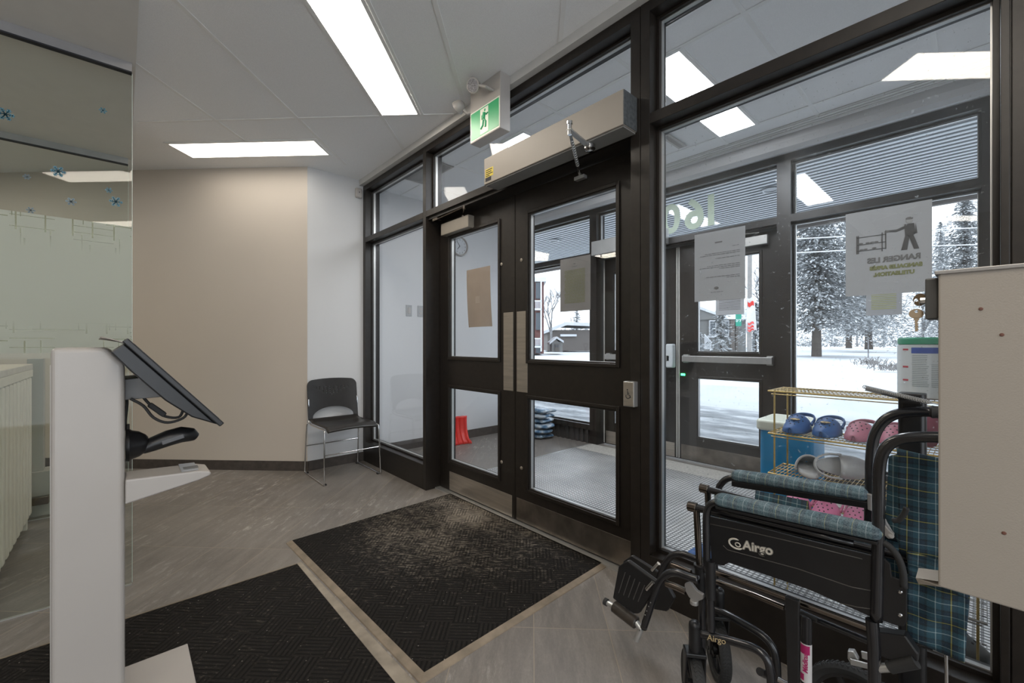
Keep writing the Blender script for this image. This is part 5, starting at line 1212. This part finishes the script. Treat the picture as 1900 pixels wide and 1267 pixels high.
for k in range(5):
    x0, y0 = 1160+9*k, 1062+6*k; MB().tube([at(x0, y0, 1.268), at(x0-12, y0+38-2*k, 1.268)], .0014, 6).build('footplate_rib', gl, wc, smooth=True)
MB().tube(P((1139, 1124), (1181, 1156)), .0200, 20).build('heel_roller', mat('worn brown black vinyl', (.035, .028, .022), .35, var=.4, scale=40), wc, smooth=True, bevel=.003)
MB().tube(P((1124, 1117), (1140, 1125)), .0085, 14).tube(P((1180, 1154), (1190, 1168)), .0095, 14).tube(P((1190, 1165), (1180, 1187)), .0095, 14).build('roller_bar', M['alu'], wc, smooth=True)
MB().tube(P((1122, 1115), (1127, 1118)), .0125, 14).build('roller_cap', M['rubber'], wc, smooth=True)
MB().prism(P((1270, 1083), (1280, 1080), (1292, 1096), (1304, 1104), (1304, 1112), (1290, 1118), (1278, 1108), (1270, 1094)), (0, .012, 0)).tube(P((1288, 1113), (1288, 1121)), .012, 12).build('swing_clamp', M['grayplate'], wc, bevel=.002)
P2 = legrest(10, -35, 1.50)
MB().prism([at(x, y, 1.50) for x, y in ((1156, 1041), (1171, 1031), (1226, 1066), (1250, 1110), (1236, 1135), (1214, 1131), (1150, 1085))], (.006, .012, .004)).build('footplate', M['plastic'], wc, bevel=.004)

# ================================================================ OUTSIDE
def P3(x, y, t): return Vector((0, 0, CH))+ray(x, y)*t
gv = MB().grid(lambda a, b: Vector((-120+190*a, 4.30+(b**2.2)*180, -.02+(.22*math.exp(-((4.30+(b**2.2)*180-10.2)/1.4)**2)+.05*math.sin(a*160+b*40)*math.sin(b*60))*(1 if b > .20 else 0))), 160, 90)
struct('ground', gv, M['snow'], smooth='all', label='snow covered lawn')
struct('trim_19', MB().box(-16, 8, 4.185, 8.0, -.06, .004), M['ice'], label='salted icy walk under the canopy')
so = MB().box(-14, 6, 4.19, 7.66, 3.0, 3.12)
struct('trim_20', so, mat('white soffit panel', (.88, .90, .92), .6, var=.02), label='white lined soffit of the canopy')
y = 4.25; g = MB()
while y < 7.6: g.box(-14, 6, y, y+.020, 2.990, 3.0); y += .10
struct('trim_21', g, mat('grey soffit joint', (.17, .185, .20), .6), label='dark joints of the lined soffit')
struct('trim_22', MB().box(-14, 6, 7.66, 7.74, 2.93, 3.3), M['sidingb'], label='canopy fascia')
for px, py, lb in ((1430, 352, 'recessed round downlight in the canopy soffit near the middle mullion'), (1028, 446, 'recessed round downlight in the canopy soffit seen through the right door')):
    c = onz(px, py, 2.985); t = thing('soffit_downlight', lb, 'downlight', c)
    MB().lathe([(.085, 0), (.095, -.004), (.085, -.012), (.070, -.010), (.070, 0)], c, ZA, 28).build('trim_ring', M['exw'], t, smooth=True)
    MB().lathe([(.07, -.004), (.001, -.003)], c, ZA, 28).build('lens', M['glassdark'], t)

def spruce(name, label, base, H, Rr, n, seed, trunk=.28, low=.12):
    rnd = random.Random(seed); t = thing(name, label, 'tree', base)
    MB().tube([base-ZA*.1, base+ZA*H*.5, base+ZA*H*.97], [trunk, trunk*.5, .03], 10).build('trunk', M['bark'], t, smooth=True)
    mb = MB()
    for i in range(n):
        f = rnd.random()**.8; h = H*(low+(1-low)*f); R_ = Rr*(1-f)**.75*rnd.uniform(.75, 1.08)+.1; a = rnd.random()*6.283
        d = Vector((math.cos(a), math.sin(a), 0)); droop = rnd.uniform(.10, .34); p0 = base+ZA*h
        m_ = max(3, int(R_/.34))
        for k in range(m_):
            q = (k+rnd.random())/m_; p = p0+d*(R_*q)-ZA*(droop*R_*q*q)+Vector((rnd.uniform(-.12, .12), rnd.uniform(-.12, .12), rnd.uniform(-.1, .1)))*(1+R_*.12)
            s_ = rnd.uniform(.12, .32)*(1.15-.5*q)
            e1 = (d+Vector((rnd.uniform(-.6, .6), rnd.uniform(-.6, .6), rnd.uniform(-.5, .1)))).normalized(); e2 = e1.cross(ZA+Vector((rnd.uniform(-.5, .5), rnd.uniform(-.5, .5), 0))).normalized()
            e3 = e1.cross(e2)
            mb.add([p-e1*s_, p+e2*s_*.45-ZA*s_*.15, p+e1*s_-ZA*s_*.2, p-e2*s_*.45-ZA*s_*.15, p+e3*s_*.16], [(0, 1, 4), (1, 2, 4), (2, 3, 4), (3, 0, 4)])
    mb.build('snowy_branches', M['needle'], t); return t
spruce('spruce_tree', 'large snow laden spruce with a bare lower trunk, left in the right window', P3(1515, 661, 40), 18.5, 7.6, 2500, 1, .42, .14)
spruce('spruce_tree', 'snow laden spruce further back, behind the rack notice', P3(1612, 647, 62), 18, 9.5, 1700, 2, .5, .12)
spruce('spruce_tree', 'snowy spruce at the right end of the large window above the green lid', P3(1790, 650, 46), 17, 6.5, 1700, 3, .4, .06)
spruce('spruce_tree', 'snow covered tree behind the small shed at the left', P3(1070, 649, 84), 8, 4.0, 420, 4, .3, .03)
spruce('fir_bush', 'small snow covered fir in front of the grey bungalow steps', P3(1338, 660, 30), 3.6, 1.2, 190, 5, .08, .03)
spruce('fir_bush', 'tiny snowy fir left of the bungalow steps', P3(1294, 660, 32), 1.9, .8, 90, 6, .06, .03)
spruce('fir_bush', 'dark snowy fir right of the utility pole', P3(1402, 660, 34), 4.2, 1.2, 200, 8, .08, .03)
def bare(label, base, H, seed, lean=0, spread=.55):
    rnd = random.Random(seed); t = thing('bare_tree', label, 'tree', base); mb = MB(); cnt = [0]
    def br(p, d, L, r, lv):
        q = p+d*L; mb.tube([p, q], [r, r*.62], 5, caps=False); cnt[0] += 1
        if lv == 0: return
        for k in range(rnd.choice((3, 3, 4)) if lv > 1 else 3):
            nd = (d+Vector((rnd.uniform(-1, 1), rnd.uniform(-1, 1), rnd.uniform(-.25, .7)))*spread).normalized()
            br(p.lerp(q, rnd.uniform(.45, 1.0)), nd, L*rnd.uniform(.55, .82), r*.58, lv-1)
    br(base, Vector((lean, 0, 1)).normalized(), H*.30, H*.016, 5)
    mb.build('branches', M['barks'], t); return t
spruce('spruce_tree', 'tall distant spruce filling the gap right of the nearest spruce', P3(1575, 645, 78), 27, 9.5, 1500, 21, .5, .08)
spruce('spruce_tree', 'tall distant spruce between the hanging key and the cabinet', P3(1745, 645, 92), 27, 9.5, 1300, 22, .5, .08)
bare('tall bare tree behind the utility pole, seen in the right outer door', P3(1400, 652, 58), 19, 11)
bare('bare tree between the brick block and the notice on the door', P3(1023, 648, 57), 12, 12)
bare('bare twiggy tree behind the left spruce', P3(1590, 643, 97), 14, 13)
bare('bare tree left of the right spruce, behind the hanging key', P3(1712, 649, 50), 11, 14)
bare('bare tree at the far right edge of the large window', P3(1845, 650, 38), 11, 15)
bare('distant bare tree between the two nearer spruces', P3(1640, 643, 112), 19, 16)
for i, (px, w, h, tt, lb) in enumerate(((1480, 12, 4.4, 108, 'distant snowy hedge at the left of the large window'), (1600, 15, 6.0, 112, 'distant snowy thicket behind the middle spruce'), (1710, 13, 5.6, 108, 'distant snowy thicket behind the hanging key'), (1820, 15, 5.2, 104, 'distant snowy thicket at the right edge'), (1085, 4, 4.4, 76, 'snowy shrub mass behind the left notice'))):
    rnd = random.Random(40+i); c = P3(px, 643, tt); mb = MB()
    for k in range(800):
        p = c+RT*rnd.uniform(-w, w)+FW*rnd.uniform(-1.5, 1.5); p.z = c.z+abs(rnd.gauss(0, .45))*h*(1-.3*abs(math.sin(p.x*.7))); s_ = rnd.uniform(.25, .6)
        d1 = Vector((rnd.uniform(-1, 1), rnd.uniform(-1, 1), rnd.uniform(-.3, 1))).normalized(); d2 = d1.cross(Vector((rnd.random(), rnd.random(), .3))).normalized()
        mb.add([p-d1*s_, p+d2*s_*.3, p+d1*s_, p-d2*s_*.3, p+d1.cross(d2)*s_*.2], [(0, 1, 4), (1, 2, 4), (2, 3, 4), (3, 0, 4)])
    tag(mb.build('snowy_thicket', M['needle']), lb, 'hedge')

def B2(t, mb, px0, px1, py0, py1, tt, dep): 
    a, b = P3(px0, py1, tt), P3(px1, py0, tt); return mb.obox(((a+b)/2)+FW*dep/2, RT, FW, ZA, (b-a).dot(RT)/2, dep/2, (b.z-a.z)/2)
# grey bungalow
t = thing('bungalow', 'grey bungalow with snowy gable roof and white porch windows', 'house', P3(1330, 652, 58))
B2(t, MB(), 1278, 1384, 588, 656, 58, 8).build('wall', M['siding'], t)
rf = [P3(1268, 592, 57.5), P3(1302, 568, 57.5), P3(1336, 577, 57.5), P3(1392, 590, 57.5)]
MB().prism([P3(1268, 593, 57.5), P3(1300, 569, 57.5), P3(1345, 586, 57.5), P3(1345, 590, 57.5), P3(1300, 574, 57.5), P3(1268, 597, 57.5)], FW*9).build('roof', M['snow'], t)
MB().prism([P3(1340, 572, 60), P3(1392, 572, 60), P3(1392, 592, 57.4), P3(1340, 592, 57.4)], -ZA*.3+FW*3).build('roof', M['snow'], t)
MB().prism([P3(1272, 595, 57.7), P3(1300, 574, 57.7), P3(1342, 591, 57.7)], FW*.2).build('gable', M['siding'], t)
for a, b in ((1317, 1329), (1331, 1341), (1343, 1353)):
    w = B2(t, MB(), a, b, 594, 622, 57.6, .3).build('window', M['exw'], t); B2(t, MB(), a+1.6, b-1.6, 596, 620, 57.5, .15).build('pane', M['glassdark'], w)
B2(t, MB(), 1287, 1293, 592, 640, 57.6, .3).build('window', M['exw'], t)
for a, b in ((1356, 1363), (1366, 1369)): B2(t, MB(), a, b, 594, 652, 57.4, .3).build('shutter', M['sidingb'], t)
for k in range(6): B2(t, MB(), 1308+k*2.2, 1309+k*2.2, 622+k*2.5, 648, 56, .1).build('stair_baluster', M['exw'], t)
MB().tube([P3(1307, 620, 56), P3(1321, 636, 56)], .07, 6).build('stair_rail', M['exw'], t)
B2(t, MB(), 1320, 1352, 622, 626, 56.2, 1.2).build('porch_rail', M['exw'], t)
# brick block with balconies
t = thing('apartment_block', 'red brick apartment block with white balconies at the far left', 'building', P3(1000, 655, 44))
B2(t, MB(), 960, 1009, 522, 656, 44, 9).build('wall', M['brick'], t)
B2(t, MB(), 958, 1014, 514, 522, 43.6, 10).build('roof', M['snow'], t)
for y0, y1 in ((524, 554), (580, 612), (640, 655)): B2(t, MB(), 994, 1003, y0, y1, 43.8, .3).build('window', M['glassdark'], t)
B2(t, MB(), 1003, 1005.5, 522, 652, 43.2, .4).build('balcony_post', M['exw'], t)
for y0 in (557, 627):
    b = MB(); B2(t, b, 990, 1005, y0, y0+2, 43.2, .5); B2(t, b, 990, 1005, y0+15, y0+18, 43.2, .8); bo = b.build('balcony', M['exw'], t)
    for k in range(6): B2(t, MB(), 991+2.3*k, 992+2.3*k, y0+2, y0+15, 43.2, .05).build('baluster', M['exw'], bo)
# brown house and shed
t = thing('brown_house', 'low dark house with wide snowy roof behind the door notice', 'house', P3(1060, 650, 62))
B2(t, MB(), 1016, 1110, 612, 651, 62, 9).build('wall', M['sidingb'], t)
MB().prism([P3(1008, 614, 61), P3(1050, 597, 61), P3(1125, 600, 61), P3(1125, 606, 61), P3(1052, 603, 61), P3(1010, 619, 61)], FW*10).build('roof', M['snow'], t)
B2(t, MB(), 1040, 1070, 620, 624, 61.5, 2).build('awning', M['snow'], t)
t = thing('garden_shed', 'small grey garden shed with snowy pitched roof in front of the dark house', 'shed', P3(1036, 652, 48))
B2(t, MB(), 1024, 1044, 634, 653, 48, 3).build('wall', M['siding'], t)
MB().prism([P3(1020, 635, 47.7), P3(1033, 624, 47.7), P3(1046, 632, 47.7), P3(1046, 636, 47.7), P3(1033, 628, 47.7), P3(1020, 639, 47.7)], FW*3.5).build('roof', M['snow'], t)
B2(t, MB(), 1030, 1038, 638, 652, 47.8, .2).build('door', M['sidingb'], t)
for i in range(2): B2(t, MB(), 1031+3.6*i, 1033+3.6*i, 640, 644, 47.7, .1).build('pane', M['glassdark'], t)
# utility pole, flag and street sign
t = thing('utility_pole', 'weathered grey utility pole beyond the right outer door', 'pole', P3(1390, 680, 24))
MB().tube([P3(1390, 685, 24), P3(1392, 380, 24)], [.13, .11], 12).build('shaft', M['pole'], t, smooth=True)
t = thing('banner', 'red and white banner hanging on the utility pole', 'banner', P3(1390, 560, 23.8))
MB().grid(lambda a, b: P3(1386+14*a-6*b*(1-a)+4*b, 552+62*b+2*math.sin(a*6), 23.7+.12*math.sin(b*6+a*3)), 10, 12).build('cloth', mat('banner cloth', (.60, .58, .58), .8), t, smooth='all', solid=.01)
for k, (y0, y1) in enumerate(((560, 568), (598, 602), (605, 609), (611, 614))):
    MB().grid(lambda a, b: P3(1387.5+11*a+.5*b, y0+(y1-y0)*b+2*math.sin(a*6), 23.62+.12*math.sin((y0-552)/10+a*3)), 8, 2).build('red_stripe', M['red'], t, solid=.01)
t = thing('street_sign', 'green street name plate with white digits on the utility pole', 'street sign', P3(1372, 590, 23.6))
MB().tube([P3(1384, 583, 23.7), P3(1366, 583, 23.7)], .02, 6).build('arm', M['alu'], t)
for (x0, x1, y0, y1, s_) in ((1365, 1375.5, 582, 605, '267'), (1372, 1375.5, 556, 577, '')):
    a, b = P3(x0, y1, 23.6), P3(x1, y0, 23.6)
    pl_ = MB().obox((a+b)/2, RT, FW, ZA, (b-a).dot(RT)/2, .01, (b.z-a.z)/2).build('plate', M['groad'], t)
    if s_: text(s_, .19, M['exw'], a+RT*.015+ZA*.24-FW*.012, RT, ZA, t, bold=.008)
# small road marker and boulders with snow
t = thing('marker_post', 'thin marker post standing in the snow between the spruces', 'post', P3(1611, 665, 34))
MB().tube([P3(1611, 664, 34), P3(1611, 628, 34)], .04, 6).build('post', M['barks'], t)
for i, (px, py, r_) in enumerate(((1614, 678, .32), (1650, 688, .30))):
    c = P3(px, py, 18 if i else 22); rnd = random.Random(i); mb = MB()
    for k in range(120):
        p = c+Vector((rnd.gauss(0, r_), rnd.gauss(0, r_), abs(rnd.gauss(0, .12)))); d1 = Vector((rnd.uniform(-1, 1), rnd.uniform(-1, 1), 1)).normalized(); mb.tube([p, p+d1*.22], .012, 4, caps=False)
    tag(mb.build('dry_shrub', M['hedge']), ['dry shrub poking out of the snow, left of the other one', 'dry shrub poking out of the snow just left of the canister'][i], 'shrub')

for i, (y0, y1, y2, lb) in enumerate(((447, 440, 419, 'upper snow covered power line crossing behind the rack notice'), (473, 466, 452, 'lower snow covered power line crossing behind the rack notice'))):
    o = MB().tube([P3(1392, y0-2, 27), P3(1500, y0-5, 27), P3(1620, y1-5, 27), P3(1740, (y1+y2)/2-3, 27), P3(1880, y2, 27)], .035, 6, smooth_n=4).build('power_line', M['exw'], smooth='all')
    tag(o, lb, 'power line', 'overhead power lines')
